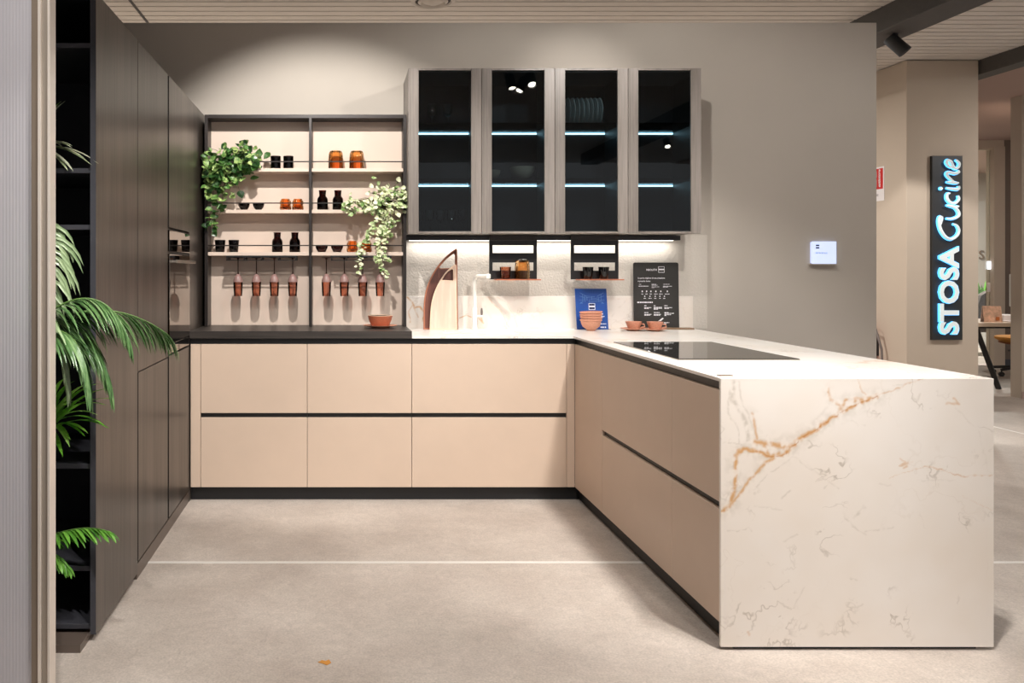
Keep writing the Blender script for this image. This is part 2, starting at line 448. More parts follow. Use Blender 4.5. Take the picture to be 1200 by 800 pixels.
# floor joint strips
struct('floor_joint_line', MB().box(-2.6, 9, 3.635, 3.657, 0, 0.0015), M['grey_line'])
struct('floor_joint_line_side', MB().box(5.58, 5.60, 0.5, 11, 0, 0.0015), M['grey_line'])
# thin dark joint in the slats, running away from the camera
struct('ceiling_joint', MB().box(-1.475, -1.455, -2, 9, CEIL-0.004, CEIL), M['beam'])

# round air diffuser in the ceiling
t = thing('ceiling_vent', 'round cream air diffuser with concentric rings set in the slatted ceiling', 'air vent', (0.62, 5.47, CEIL-0.02))
c = (0.62, 5.47, CEIL)
MB().lathe([(0.150, 0.0), (0.152, -0.006), (0.130, -0.016), (0.122, -0.006), (0.122, 0.0)], c, 40).build('outer_ring', M['slat'], t, True)
MB().lathe([(0.100, 0.0), (0.104, -0.010), (0.084, -0.022), (0.078, -0.006)], c, 40).build('middle_ring', M['slat'], t, True)
MB().lathe([(0.06, -0.004), (0.062, -0.012), (0.03, -0.026), (0.0, -0.028)], c, 40).build('centre_cone', M['slat'], t, True)
MB().lathe([(0.121, 0.0), (0.121, -0.002), (0.0, -0.002)], c, 40).build('dark_throat', M['beam'], t)

# ------------------------------------------------------------------ tall units on the left
YT = [2.862, 3.444, 4.043, 4.604]
ZT = 2.338; ZD = 0.075; XB = -1.49
G = 'tall dark wood cupboards along the left'
def tall_body(name, label, y0, y1):
    t = thing(name, label, 'cupboard', (XL, (y0+y1)/2, 0), G)
    MB().box(XB, XL-0.024, y0+0.001, y1-0.001, ZD-0.01, ZT-0.004).build('body', M['black'], t)
    MB().box(XB+0.03, XL-0.004, y0+0.0005, y1-0.0005, 0, ZD-0.012).build('plinth', M['plinth_side'], t)
    return t
t = tall_body('tall_cupboard', 'tall dark wood cupboard split into upper and lower door, before the oven column', YT[1], YT[2])
MB().box(XL-0.022, XL, YT[1]+0.002, YT[2]-0.008, 0.900, ZT, 0.0015, 1).build('door', M['taupe_wood'], t)
MB().box(XL-0.022, XL, YT[1]+0.012, YT[2]-0.008, ZD, 0.896, 0.0015, 1).build('door', M['taupe_wood'], t)
for z0_, z1_ in ((0.900, ZT), (ZD, 0.896)):  # black strips stand in for the shade in the gap beside the doors
    MB().box(XL-0.022, XL-0.0006, YT[1]+(0.0008 if z0_ > 0.5 else 0.0108), YT[1]+(0.0018 if z0_ > 0.5 else 0.0118), z0_, z1_-0.001).build('gap_shade_strip', M['black'], t)
t = tall_body('oven_column', 'tall dark wood cupboard column that holds the built-in oven', YT[2], YT[3])
t['category'] = 'cupboard'
MB().box(XL-0.022, XL, YT[2]+0.020, YT[3]-0.002, 1.562, ZT, 0.0015, 1).build('door', M['taupe_wood'], t)
MB().box(XL-0.022, XL, YT[2]+0.020, YT[3]-0.003, ZD, 0.902, 0.0015, 1).build('door', M['taupe_wood'], t)
for z0_, z1_ in ((1.562, ZT), (ZD, 0.902)):  # same black strips, darkening the gap before the oven column like shade
    MB().box(XL-0.022, XL-0.0006, YT[2]+0.0188, YT[2]+0.0198, z0_, z1_-0.001).build('gap_shade_strip', M['black'], t)
o = MB().box(XB, XL-0.001, YT[3]+0.002, YW-0.002, 0.0, ZT-0.001).build('infill_board', M['taupe_wood'])
tag(o, 'narrow dark wood filler panel between oven column and open wall shelving', 'panel')
# oven, glossy and flush
t = thing('built_in_oven', 'built-in oven with mirror-like dark glass door in the tall column', 'oven', (XL, 4.32, 0.91))
y0, y1 = YT[2]+0.014, YT[3]-0.004
MB().box(XL-0.02, XL-0.006, y0, y1, 0.910, 1.555).build('body', M['black'], t)
d = MB().box(XL-0.006, XL+0.004, y0+0.002, y1-0.006, 0.965, 1.425, 0.001, 1).build('door', M['mirror_black'], t)
MB().box(XL-0.006, XL+0.004, y0+0.002, y1-0.006, 1.440, 1.548, 0.001, 1).build('control_panel', M['mirror_black'], t)
MB().box(XL-0.006, XL+0.002, y0+0.002, y1-0.006, 0.912, 0.960, 0.001, 1).build('lower_trim', M['mirror_black'], t)
h = MB().box(XL+0.030, XL+0.042, y0+0.02, y1-0.02, 1.380, 1.396, 0.002, 1)
h.box(XL+0.004, XL+0.032, y0+0.05, y0+0.062, 1.382, 1.394).box(XL+0.004, XL+0.032, y1-0.062, y1-0.05, 1.382, 1.394)
h.build('handle', M['steel'], d)

# open shelf tower: opens towards the viewer, its right side panel is the first tall wooden face
t = thing('open_shelving', 'tall open shelf tower with dark interior and wood side, behind the palm', 'shelves', (-1.19, 3.15, 0))
YS = YT[0]
MB().box(XL-0.020, XL, YS+0.001, YT[1]-0.002, 0.028, ZT+0.006, 0.001, 1).build('side_panel', M['taupe_wood'], t)
MB().box(XL-0.0205, XL-0.0005, YS-0.001, YS+0.001, 0.029, ZT+0.005).build('panel_edging', M['ink_shelf'], t)
MB().box(XB, XB+0.02, YS, YT[1]-0.002, 0.028, ZT).build('side_panel', M['ink'], t)
MB().box(XB+0.02, XL-0.02, YT[1]-0.022, YT[1]-0.002, 0.028, ZT).build('back_panel', M['ink'], t)
MB().box(XB+0.02, XL-0.0205, YS, YT[1]-0.022, ZT-0.02, ZT+0.004).build('top_panel', M['ink'], t)
MB().box(XL-0.0215, XL-0.0203, YS+0.003, YT[1]-0.022, 0.03, ZT-0.02).build('lining', M['ink'], t)
SHZ = [2.155, 1.702, 1.497, 1.10, 0.632, 0.262, 0.052]
for z in SHZ:
    MB().box(XB+0.02, XL-0.024, YS+0.012, YT[1]-0.022, z-0.009, z+0.009, 0.001, 1).build('shelf', M['ink_shelf'], t)
MB().box(XB+0.02, XL-0.03, YS-0.08, YT[1]-0.03, 0.0, 0.028).build('plinth', M['plinth_side'], t)

# ------------------------------------------------------------------ back run of base units
def base_unit(name, label, x0, x1, y0=YF, group='beige base units'):
    t = thing(name, label, 'base cabinet', ((x0+x1)/2, (YF+YW)/2, 0), group)
    MB().box(x0+0.001, x1-0.001, YF+0.021, YW-0.004, 0.082, 0.9145).build('body', M['black'], t)
    MB().box(x0, x1, YF+0.012, YW-0.01, 0.9145, 0.947).build('recessed_top_rail', M['black'], t)
    MB().box(x0, x1, YF+0.05, YF+0.066, 0, 0.081).build('plinth', M['black'], t)
    MB().box(x0+0.0012, x1-0.0012, YF+0.002, YF+0.021, 0.5135, 0.9135, 0.0018, 2).build('drawer', M['beige'], t)
    MB().box(x0+0.0012, x1-0.0012, YF+0.002, YF+0.021, 0.0835, 0.487, 0.0018, 2).build('drawer', M['beige'], t)
    MB().box(x0+0.001, x1-0.001, YF+0.018, YF+0.024, 0.480, 0.522).build('grip_channel', M['black'], t)
    return t
xs = [XX(235, YF), XX(360, YF), XX(482.6, YF), XX(664.2, YF)]
base_unit('base_cabinet', 'beige two-drawer base cabinet nearest the oven column, under the black worktop', xs[0], xs[1])
base_unit('base_cabinet', 'beige two-drawer base cabinet under the right half of the black worktop', xs[1], xs[2])
base_unit('base_cabinet', 'wide beige two-drawer base cabinet below the sink', xs[2], xs[3])
o = MB().box(XL+0.006, xs[0]-0.001, YF+0.002, YF+0.021, 0.0835, 0.9135, 0.0015, 1).build('infill_strip', M['beige'])
MB().box(XL, xs[0], YF+0.05, YF+0.066, 0, 0.081).build('plinth', M['black'], o)
MB().box(XL, xs[0], YF+0.012, YF+0.1, 0.9145, 0.947).build('recessed_top_rail', M['black'], o)
tag(o, 'slim beige upright filler beside the tall cupboards', 'filler panel')
o = MB().box(xs[3]+0.001, XP+0.0, YF+0.002, YF+0.021, 0.0835, 0.9135, 0.0015, 1).build('corner_board', M['beige'])
o2 = MB().box(xs[3], XP+0.04, YF+0.05, YF+0.066, 0, 0.081).build('plinth', M['black'], o)
MB().box(xs[3], XP+0.012, YF+0.012, YF+0.1, 0.9145, 0.947).build('recessed_top_rail', M['black'], o)
tag(o, 'slim beige upright filler in the inner corner below the worktops', 'filler panel')

# ------------------------------------------------------------------ peninsula
XR = 2.297
yc = [YF+0.002, 4.126, 3.246, YE+0.014]
t = thing('peninsula_corner_panel', 'plain beige tall panel of the peninsula beside the inner corner', 'panel', (XP, (yc[0]+yc[1])/2, 0))
MB().box(XP, XP+0.02, yc[1]+0.001, yc[0]-0.002, 0.0835, 0.9135, 0.0015, 1).build('face', M['beige'], t)
def pen_unit(label, y0, y1):
    t = thing('peninsula_cabinet', label, 'base cabinet', (1.8, (y0+y1)/2, 0), 'peninsula drawer units')
    MB().box(XP+0.021, XR-0.03, y0+0.001, y1-0.001, 0.082, 0.9145).build('body', M['black'], t)
    MB().box(XP+0.012, XR-0.03, y0, y1, 0.9145, 0.947).build('recessed_top_rail', M['black'], t)
    MB().box(XP, XP+0.02, y0+0.0008, y1-0.0008, 0.5135, 0.9135, 0.0018, 2).build('drawer', M['beige'], t)
    MB().box(XP, XP+0.02, y0+0.0008, y1-0.0008, 0.0835, 0.487, 0.0018, 2).build('drawer', M['beige'], t)
    MB().box(XP+0.017, XP+0.023, y0+0.001, y1-0.001, 0.480, 0.522).build('grip_channel', M['black'], t)
pen_unit('beige two-drawer peninsula cabinet under the hob', yc[2], yc[1])
pen_unit('narrow beige two-drawer peninsula cabinet next to the marble end panel', yc[3], yc[2])
o = MB().box(XP+0.04, XP+0.056, YE+0.016, YF+0.066, 0, 0.081).box(XP+0.056, XR-0.05, YE+0.016, YE+0.03, 0, 0.081).build('peninsula_plinth', M['black'])
tag(o, 'long black plinth along the foot of the peninsula', 'plinth')
o = MB().box(XP+0.022, XR-0.03, yc[1], yc[0]+0.4, 0.082, 0.947).build('corner_carcass', M['black'])
tag(o, 'black corner carcass under the worktop where the two runs meet', 'base cabinet')
o = MB().box(XP+0.012, XP+0.022, yc[1], yc[0]+0.012, 0.9145, 0.947).build('corner_top_rail', M['black'])
tag(o, 'black recessed rail above the peninsula corner panel', 'rail')

# marble end panel: the gold and grey veins are the stone's own pattern, stored per vertex
W, H = XR-(XP-0.012), ZC-0.012
NX = 300
def pl(*p): return [((q[0]-15)/727.0, (748-q[1])/713.0) for q in p]
GOLD = [(pl((18,388),(45,365),(52,300),(50,245),(75,222),(110,228),(150,240),(190,232),(207,212),(250,175),(310,140),(350,120),(400,98),(435,85)), 7.0, .95),
 (pl((435,85),(470,70),(520,45),(560,34)), 2.6, .6), (pl((45,368),(90,300),(125,265),(165,240)), 5, .8),
 (pl((105,206),(150,208),(200,216)), 9, .9), (pl((112,196),(108,180),(95,130)), 5, .7), (pl((300,60),(310,90),(335,110),(350,120)), 4, .7),
 (pl((335,118),(350,98),(395,92),(430,86)), 7, .8), (pl((380,38),(405,80)), 2, .5), (pl((500,270),(525,262),(508,276)), 3, .6), (pl((520,268),(500,250)), 2, .5),
 (pl((555,270),(640,285),(740,298)), 2.2, .7), (pl((620,100),(650,102),(635,88)), 4, .6), (pl((130,205),(150,240),(175,228)), 6, .8), (pl((470,300),(560,270)), 1.5, .35),
 (pl((95,720),(88,712)), 4, .4), (pl((660,340),(742,386)), 1.4, .3)]
GREY = [(pl((50,40),(45,90),(60,120),(75,150),(85,200)), 12, .8), (pl((62,40),(70,90),(85,140),(110,190)), 6, .6), (pl((40,60),(35,130),(55,180),(60,210)), 4, .6), (pl((18,210),(60,210),(110,225)), 3, .7),
 (pl((210,225),(235,195),(250,180)), 16, .5), (pl((205,240),(180,262),(140,290),(110,320)), 5, .5), (pl((210,240),(250,275),(300,310),(330,330)), 3, .4),
 (pl((170,200),(230,185),(260,150)), 14, .35), (pl((300,110),(260,150)), 10, .35), (pl((180,355),(205,335)), 6, .7), (pl((370,400),(390,385),(400,375)), 9, .6),
 (pl((345,405),(385,440),(400,448)), 4, .55), (pl((400,440),(440,430),(470,425)), 4, .45), (pl((525,85),(540,100),(548,80)), 7, .45), (pl((30,440),(90,430),(95,440)), 3, .5),
 (pl((355,565),(380,570)), 4, .45), (pl((180,470),(215,450)), 5, .4), (pl((470,55),(520,50)), 3, .4), (pl((360,150),(380,165),(400,160)), 3, .4), (pl((105,375),(180,385)), 4, .35),
 (pl((395,630),(380,640)), 4, .5), (pl((470,320),(440,310)), 4, .35), (pl((540,310),(640,300)), 3, .3), (pl((240,590),(215,620),(205,640)), 3, .4), (pl((640,110),(700,180),(730,260)), 3, .25)]
GOLD = [(p_, w_*1.45, s_) for p_, w_, s_ in GOLD]
def stone_mask(U, V, sets, seed):
    """mask of distance to the vein lines, edges broken up by noise"""
    out = np.zeros(U.shape)
    for pts, w, s in sets:
        w = w/727.0
        for a, b in zip(pts, pts[1:]):
            ax, ay = a; bx, by = b; dx, dy = bx-ax, by-ay
            tt = np.clip(((U-ax)*dx+(V-ay)*dy)/(dx*dx+dy*dy), 0, 1)
            d = np.hypot(U-ax-tt*dx, V-ay-tt*dy)
            out = np.maximum(out, s*np.clip(1.25-d/(w*0.62), 0, 1))
    return out
def noise_grid(U, V, sc, seed, oct_=4):
    f = np.empty(U.shape); fu = U.ravel(); fv = V.ravel(); o_ = np.empty(fu.shape)
    for i in range(len(fu)):
        o_[i] = noise.fractal(Vector((fu[i]*sc, fv[i]*sc, seed)), 1.0, 2.0, oct_)
    return o_.reshape(U.shape)
def veined_face(name, parent, x0, x1, z0, z1, y, nx, nz, goldm, greym, corem, mat):
    """upright stone face with its vein masks stored per vertex"""
    P = parent.location; bm = bmesh.new(); vs = []
    for j in range(nz+1):
        for i in range(nx+1): vs.append(bm.verts.new((x0+(x1-x0)*i/nx-P.x, y-P.y, z0+(z1-z0)*j/nz-P.z)))
    for j in range(nz):
        for i in range(nx):
            k = j*(nx+1)+i; bm.faces.new((vs[k], vs[k+1], vs[k+nx+2], vs[k+nx+1]))
    me = bpy.data.meshes.new(name); bm.to_mesh(me); bm.free()
    at = me.color_attributes.new('vein', 'FLOAT_COLOR', 'POINT'); b_ = np.ones(((nx+1)*(nz+1), 4), dtype=np.float32)
    b_[:, 0] = goldm.ravel(); b_[:, 1] = greym.ravel(); b_[:, 2] = corem.ravel(); at.data.foreach_set('color', b_.ravel())
    me.materials.append(mat); o = bpy.data.objects.new(name, me); C.objects.link(o); o.parent = parent
    return o
g = np.linspace(0, 1, NX+1); U, V = np.meshgrid(g, g)
n1 = noise_grid(U, V, 7, 1.3); n2 = noise_grid(U, V, 7, 8.7); n3 = noise_grid(U, V, 26, 4.1, 3); n4 = noise_grid(U, V, 60, 2.2, 2)
Uw = U+0.012*n1+0.005*n3; Vw = V+0.012*n2+0.005*n4
gold = stone_mask(Uw, Vw, GOLD, 1)*np.clip(0.85+1.7*n3+0.6*n4, 0.12, 1)
grey = stone_mask(Uw, Vw, GREY, 2)*np.clip(0.7+1.1*n4, 0, 1)
grey = np.maximum(grey, stone_mask(Uw, Vw, [(p_, w_*4.2, s_*0.5) for p_, w_, s_ in GOLD[:7]], 2)*np.clip(0.35+1.3*n3+0.8*n4, 0, 1))
core = stone_mask(Uw, Vw, [(GOLD[0][0][7:14], 2.2, .8), (GOLD[0][0][5:8], 2.5, .6)], 3)*np.clip(0.6+1.2*n4, 0, 1)
t = thing('marble_end_panel', 'pale marble end panel with gold vein closing the peninsula', 'stone panel', ((XP+XR)/2, YE, 0))
MB().box(XP-0.012, XR, YE+0.0006, YE+0.012, 0.012, ZC-0.0005, 0.0008, 1).build('slab_edge', M['marble'], t)
veined_face('slab_face', t, XP-0.0115, XR-0.0005, 0.0125, ZC-0.0010, YE, NX, NX, gold, grey, core, M['marble_end'])

# stone worktop: L shape with sink cut-out
sx0, sx1, sy0, sy1 = 0.63, 1.075, 4.76, 5.09
XE = XP-0.012
outer = [(XX(482.6, YF)+0.001, YF-0.014), (XE, YF-0.014), (XE, YE), (XR, YE), (XR, YW-0.013), (XX(482.6, YF)+0.001-0.02, YW-0.013), (XX(482.6, YF)+0.001-0.0, YW-0.013)]
outer = [(0.3995, YF-0.014), (XE, YF-0.014), (XE, YE+0.0125), (XR, YE+0.0125), (XR, YW-0.001), (0.3995, YW-0.001)]
r = 0.02
hole = []
for cx_, cy_, a0 in ((sx1-r, sy1-r, 0), (sx0+r, sy1-r, 90), (sx0+r, sy0+r, 180), (sx1-r, sy0+r, 270)):
    for k in range(5):
        a = math.radians(a0+k*22.5); hole.append((cx_+r*math.cos(a), cy_+r*math.sin(a)))
wt = MB().prism([outer, hole], lambda u, v: (u, v, ZC), lambda u, v: (u, v, ZC-0.012)).build('stone_worktop', M['marble'])
tag(wt, 'L-shaped thin white marble worktop over sink run and peninsula', 'worktop')
# backsplash upstand
o = MB().box(0.405, XR, YW-0.026, YW-0.0065, ZC, 1.172, 0.001, 1).build('stone_backsplash', M['marble'])
tag(o, 'low marble backsplash strip standing along the wall behind the sink', 'backsplash')
nx_, nz_ = 480, 54; ysf = YW-0.0266; ax_, bx__ = 0.407, XR-0.002; az_, bz_ = ZC+0.002, 1.170
def ps(*p): return [((XX(q[0], ysf)-ax_)/(bx__-ax_), (ZZ(q[1], ysf)-az_)/(bx__-ax_)) for q in p]
gu = np.linspace(0, 1, nx_+1); gv = np.linspace(0, (bz_-az_)/(bx__-ax_), nz_+1); U2, V2 = np.meshgrid(gu, gv)
m1_ = noise_grid(U2, V2, 20, 5.5, 4); m2_ = noise_grid(U2, V2, 20, 9.5, 4); m3_ = noise_grid(U2, V2, 60, 3.3, 2)
U2 = U2+0.005*m1_; V2 = V2+0.005*m2_
g2 = stone_mask(U2, V2, [(ps((477, 348), (483, 355), (486, 361), (492, 359), (497, 366), (494, 376)), 4.5, .95), (ps((484, 356), (479, 366), (480, 378)), 3, .7), (ps((486, 361), (489, 372)), 3, .6),
     (ps((538, 373), (546, 369), (552, 372)), 2.6, .9), (ps((560, 371), (566, 378), (563, 370)), 3.0, .9), (ps((571, 347), (578, 356), (588, 366), (593, 375), (597, 383)), 1.6, .65),
     (ps((580, 347), (592, 354), (603, 368), (606, 382)), 1.0, .45), (ps((700, 360), (712, 352), (730, 349)), 1.2, .3), (ps((800, 360), (806, 372)), 1.2, .3)], 1)*np.clip(0.85+0.9*m3_, 0.2, 1)
g3 = stone_mask(U2, V2, [(ps((488, 350), (500, 368)), 5, .3), (ps((565, 350), (575, 372)), 6, .35), (ps((574, 347), (590, 368)), 6, .3), (ps((715, 372), (732, 352)), 4, .35)], 1)*np.clip(0.6+1.2*m3_, 0, 1)
o['label'] = 'low marble backsplash strip with amber veins along the wall behind the sink'
bl_ = o.matrix_basis
f_ = veined_face('stone_face', o, ax_, bx__, az_, bz_, ysf, nx_, nz_, g2, g3, g2*0, M['marble_end'])
# sink
t = thing('sink', 'undermounted pale stone sink basin below the white tap', 'sink', (0.85, 4.92, ZC-0.2))
b = MB(); z0 = ZC-0.2
e = 0.008
b.box(sx0-e, sx1+e, sy0-e, sy1+e, z0-0.008, z0)
b.box(sx0-e-0.004, sx0-0.002, sy0-e, sy1+e, z0, ZC-0.0125); b.box(sx1+0.002, sx1+e+0.004, sy0-e, sy1+e, z0, ZC-0.0125)
b.box(sx0-0.002, sx1+0.002, sy0-e-0.004, sy0-0.002, z0, ZC-0.0125); b.box(sx0-0.002, sx1+0.002, sy1+0.002, sy1+e+0.004, z0, ZC-0.0125)
b.build('basin', M['white'], t)
MB().lathe([(0.035, z0+0.0005), (0.035, z0+0.003), (0.0, z0+0.002)], (0.85, 4.92, 0), 24).build('drain', M['steel'], t, True)
o = MB().box(sx0+0.002, sx1-0.002, sy0+0.002, sy1-0.002, ZC-0.011, ZC-0.001, 0.001, 1).build('added_sink_cover', M['white'])  # white lid added so the sink opening looks bright
tag(o, 'flush white cover added in the sink opening to make it look bright', 'sink cover')
# black worktop
o = MB().box(XL+0.003, 0.3985, YF-0.016, YW-0.13, 0.9475, ZB, 0.001, 1).build('black_worktop', M['dark_top'])
tag(o, 'thick near-black wooden worktop under the glass shelves', 'worktop')

# hob
t = thing('hob', 'flat black glass induction hob set in the peninsula worktop', 'hob', (1.68, 3.78, ZC))
MB().box(1.425, 1.940, 3.372, 4.178, ZC+0.0004, ZC+0.006, 0.0015, 1).build('glass_plate', M['black_glass'], t)
MB().box(1.4235, 1.9415, 3.3705, 4.1795, ZC+0.0002, ZC+0.0035).build('metal_rim', M['steel'], t)
o = MB().box(1.357, 1.407, 2.86, 2.885, ZC+0.0004, ZC+0.003, 0.0008, 1).build('pop_up_socket', M['brown_wood'])
tag(o, 'small bronze socket cover flush in the worktop near its front corner', 'socket cover')

# ------------------------------------------------------------------ open wall shelving with beige back
YSH = 5.105          # front of the back panel
YSF = 4.975          # front edges of the shelves
t = thing('wall_shelving', 'two-bay open wall shelving with dark frame and beige back, over black worktop', 'shelves', (-0.24, YSH, ZB))
X0, XM, X1 = -0.868, -0.205, 0.397
ZTOP = 2.318
MB().box(X0+0.02, X1-0.02, YSH, YSH+0.02, ZB+0.001, ZTOP-0.02).build('back_panel', M['panel_beige'], t)
MB().box(X0, X0+0.02, YSF, YW-0.003, ZB+0.001, ZTOP, 0.001, 1).build('upright', M['frame_metal'], t)
MB().box(XM-0.009, XM+0.009, YSF, YSH-0.0005, ZB+0.001, ZTOP-0.02, 0.001, 1).build('upright', M['frame_metal'], t)
MB().box(X1-0.02, X1, YSF, YW-0.003, ZB+0.001, ZTOP, 0.001, 1).build('upright', M['frame_metal'], t)
MB().box(X0+0.02, X1-0.02, YSF, YW-0.003, ZTOP-0.022, ZTOP, 0.001, 1).build('top_panel', M['frame_metal'], t)
bays = [(X0+0.0205, XM-0.0095), (XM+0.0095, X1-0.0205)]
SZ = [1.982, 1.722, 1.456]
for (a, b) in bays:
    for z in SZ:
        s_ = MB().box(a, b, YSF+0.002, YSH-0.0005, z-0.022, z, 0.001, 1).build('shelf', M['panel_beige'], t)
        MB().box(a, b, YSF+0.001, YSF+0.007, z+0.038, z+0.045, 0.001, 1).build('guard_rail', M['frame_metal'], t)
    w0, w1 = a+0.12, b-0.075
    gr = MB()
    gr.box(w0, w1, YSF-0.035, YSH-0.03, 1.423, 1.4335)
    gr.build('stemware_rail', M['black'], t)
    k = MB()
    n = 4
    for i in range(5):
        xx = w0+0.005+(w1-w0-0.01)*i/4.0
        k.box(xx-0.004, xx+0.004, YSF-0.035, YSH-0.03, 1.404, 1.423)
    k.box(w0, w1, YSF-0.035, YSF-0.029, 1.402, 1.407)
    k.build('rail_hook', M['frame_metal'], t)

YO = 5.035   # objects' depth on the shelves
def sh_x(px): return XX(px, YO)
# black tumblers
def tumbler(r0, r1, h, mat, name, cat, label='x', wall=0.003, rib=0.0, ribn=12):
    t = thing(name, label, cat)
    MB().lathe([(0, 0), (r0*0.92, 0), (r0, 0.003), (r1, h), (r1-wall, h), (r0-wall, 0.008), (0, 0.006)], n=36 if not rib else 72, rib=rib, ribn=ribn).build('glass_body', mat, t, True)
    return t
tb = tumbler(0.031, 0.033, 0.083, M['smoke'], 'tumbler', 'glass')
MB().lathe([(0, 0.006), (0.0285, 0.008), (0.0295, 0.05), (0.0285, 0.052), (0.0, 0.0515)]).build('dark_lining', M['black'], tb, True)
repeat(tb, [((sh_x(323), YO, SZ[0]), 'straight black tumbler on the top left shelf, nearer the green ivy'),
            ((sh_x(338), YO, SZ[0]), 'straight black tumbler on the top left shelf, nearer the middle upright')], 'black tumblers on the top left shelf')
tb2 = thing('tumbler', 'x', 'glass')
MB().lathe([(0, 0), (0.024, 0), (0.027, 0.004), (0.034, 0.072), (0.034, 0.078), (0.031, 0.078), (0.026, 0.01), (0, 0.008)], n=36).build('glass_body', M['smoke'], tb2, True)
MB().lathe([(0, 0.012), (0.024, 0.014), (0.029, 0.055), (0.028, 0.057), (0, 0.056)]).build('dark_lining', M['black'], tb2, True)
repeat(tb2, [((sh_x(258), YO, SZ[2]), 'flared black tumbler on the lowest left shelf, nearest the tall cupboards'),
             ((sh_x(274), YO, SZ[2]), 'flared black tumbler on the lowest left shelf, second from the tall cupboards')], 'black tumblers on the lowest left shelf')
# black bowls
def bowl(R, h, mat, name, label='x', cat='bowl', foot=0.45, th=0.003, rib=0.0):
    t = thing(name, label, cat)
    pr = [(0, 0.0), (R*foot, 0.0), (R*foot, h*0.06), (R*0.78, h*0.35), (R*0.95, h*0.68), (R, h), (R-th, h), (R*0.93-th, h*0.7), (R*0.72, h*0.42), (R*0.3, h*0.2), (0, h*0.18)]
    MB().lathe(pr, n=36, rib=rib).build('bowl_body', mat, t, True); return t
bb = bowl(0.037, 0.044, M['smoke'], 'small_bowl')
MB().lathe([(0, 0.012), (0.026, 0.016), (0.033, 0.034), (0.0, 0.035)]).build('dark_lining', M['black'], bb, True)
repeat(bb, [((sh_x(286), YO, SZ[1]), 'low black glass bowl on the middle left shelf, beside the ivy trail'),
            ((sh_x(303), YO, SZ[1]), 'low black glass bowl on the middle left shelf, beside the amber pots')], 'black bowls on the middle left shelf')
bb = bowl(0.040, 0.043, M['brown_glass'], 'small_bowl', foot=0.6)
repeat(bb, [((sh_x(377), YO, SZ[2]), 'low brown glass bowl on the lowest right shelf, next to the middle upright'),
            ((sh_x(395), YO, SZ[2]), 'low brown glass bowl on the lowest right shelf, next to the orange pots')], 'brown bowls on the lowest right shelf')
# amber lobed pots
def pot(mat):
    t = thing('lobed_glass_pot', 'x', 'glass')
    MB().lathe([(0, 0), (0.030, 0), (0.035, 0.008), (0.035, 0.026), (0.031, 0.034), (0.035, 0.042), (0.034, 0.056), (0.027, 0.066), (0.027, 0.072), (0.023, 0.072), (0.024, 0.06), (0.030, 0.044), (0.027, 0.034), (0.031, 0.018), (0.0, 0.006)], n=64, rib=0.035, ribn=10).build('pot_body', mat, t, True)
    return t
repeat(pot(M['amber_deep']), [((sh_x(334.5), YO, SZ[1]), 'small amber lobed glass pot on the middle left shelf, nearer the black bowls'),
            ((sh_x(349), YO, SZ[1]), 'small amber lobed glass pot on the middle left shelf, nearer the middle upright')], 'amber pots on the middle left shelf')
repeat(pot(M['amber_deep']), [((sh_x(413), YO, SZ[2]), 'small orange lobed glass pot on the lowest right shelf, beside the brown bowls'),
            ((sh_x(429), YO, SZ[2]), 'small orange lobed glass pot on the lowest right shelf, half behind the pale trailing plant')], 'orange pots on the lowest right shelf')
# ribbed amber tumblers, mouth down
def ribbed(mat, R=0.046, H=0.118):
    t = thing('ribbed_glass', 'x', 'glass')
    MB().lathe([(R*0.98, 0.0), (R, 0.004), (R*1.0, H*0.55), (R*0.93, H*0.86), (R*0.78, H*0.97), (R*0.6, H), (0, H*0.98), (0, H*0.94), (R*0.7, H*0.92), (R*0.88, H*0.8), (R*0.93, H*0.5), (R*0.93, 0.0)], n=96, rib=0.022, ribn=18).build('glass_body', mat, t, True)
    return t
repeat(ribbed(M['amber']), [((sh_x(393.5), YO, SZ[0]), 'upturned amber ribbed glass on the top right shelf, nearer the middle upright'),
            ((sh_x(418), YO, SZ[0]), 'upturned amber ribbed glass on the top right shelf, farther from the middle upright')], 'ribbed glasses on the top right shelf')
# carafes
def carafe():
    t = thing('glass_carafe', 'x', 'carafe')
    MB().lathe([(0, 0), (0.031, 0), (0.034, 0.004), (0.034, 0.066), (0.031, 0.078), (0.023, 0.088), (0.021, 0.094), (0.023, 0.122), (0.025, 0.126), (0.022, 0.126), (0.018, 0.094), (0.028, 0.074), (0.031, 0.062), (0.031, 0.007), (0, 0.007)], n=36).build('carafe_body', M['brown_glass'], t, True)
    MB().lathe([(0, 0.009), (0.0295, 0.009), (0.0295, 0.058), (0, 0.058)], n=30).build('inner_tumbler', M['copper_dark'], t, True)
    return t
repeat(carafe(), [((sh_x(378), YO, SZ[1]), 'dark amber glass carafe on the middle right shelf, next to the middle upright'),
            ((sh_x(396), YO, SZ[1]), 'dark amber glass carafe on the middle right shelf, next to the pale plant')], 'carafes on the middle right shelf')
repeat(carafe(), [((sh_x(325), YO, SZ[2]), 'near-black glass carafe on the lowest left shelf, left one of the two'),
            ((sh_x(345.5), YO, SZ[2]), 'near-black glass carafe on the lowest left shelf, beside the middle upright')], 'carafes on the lowest left shelf')
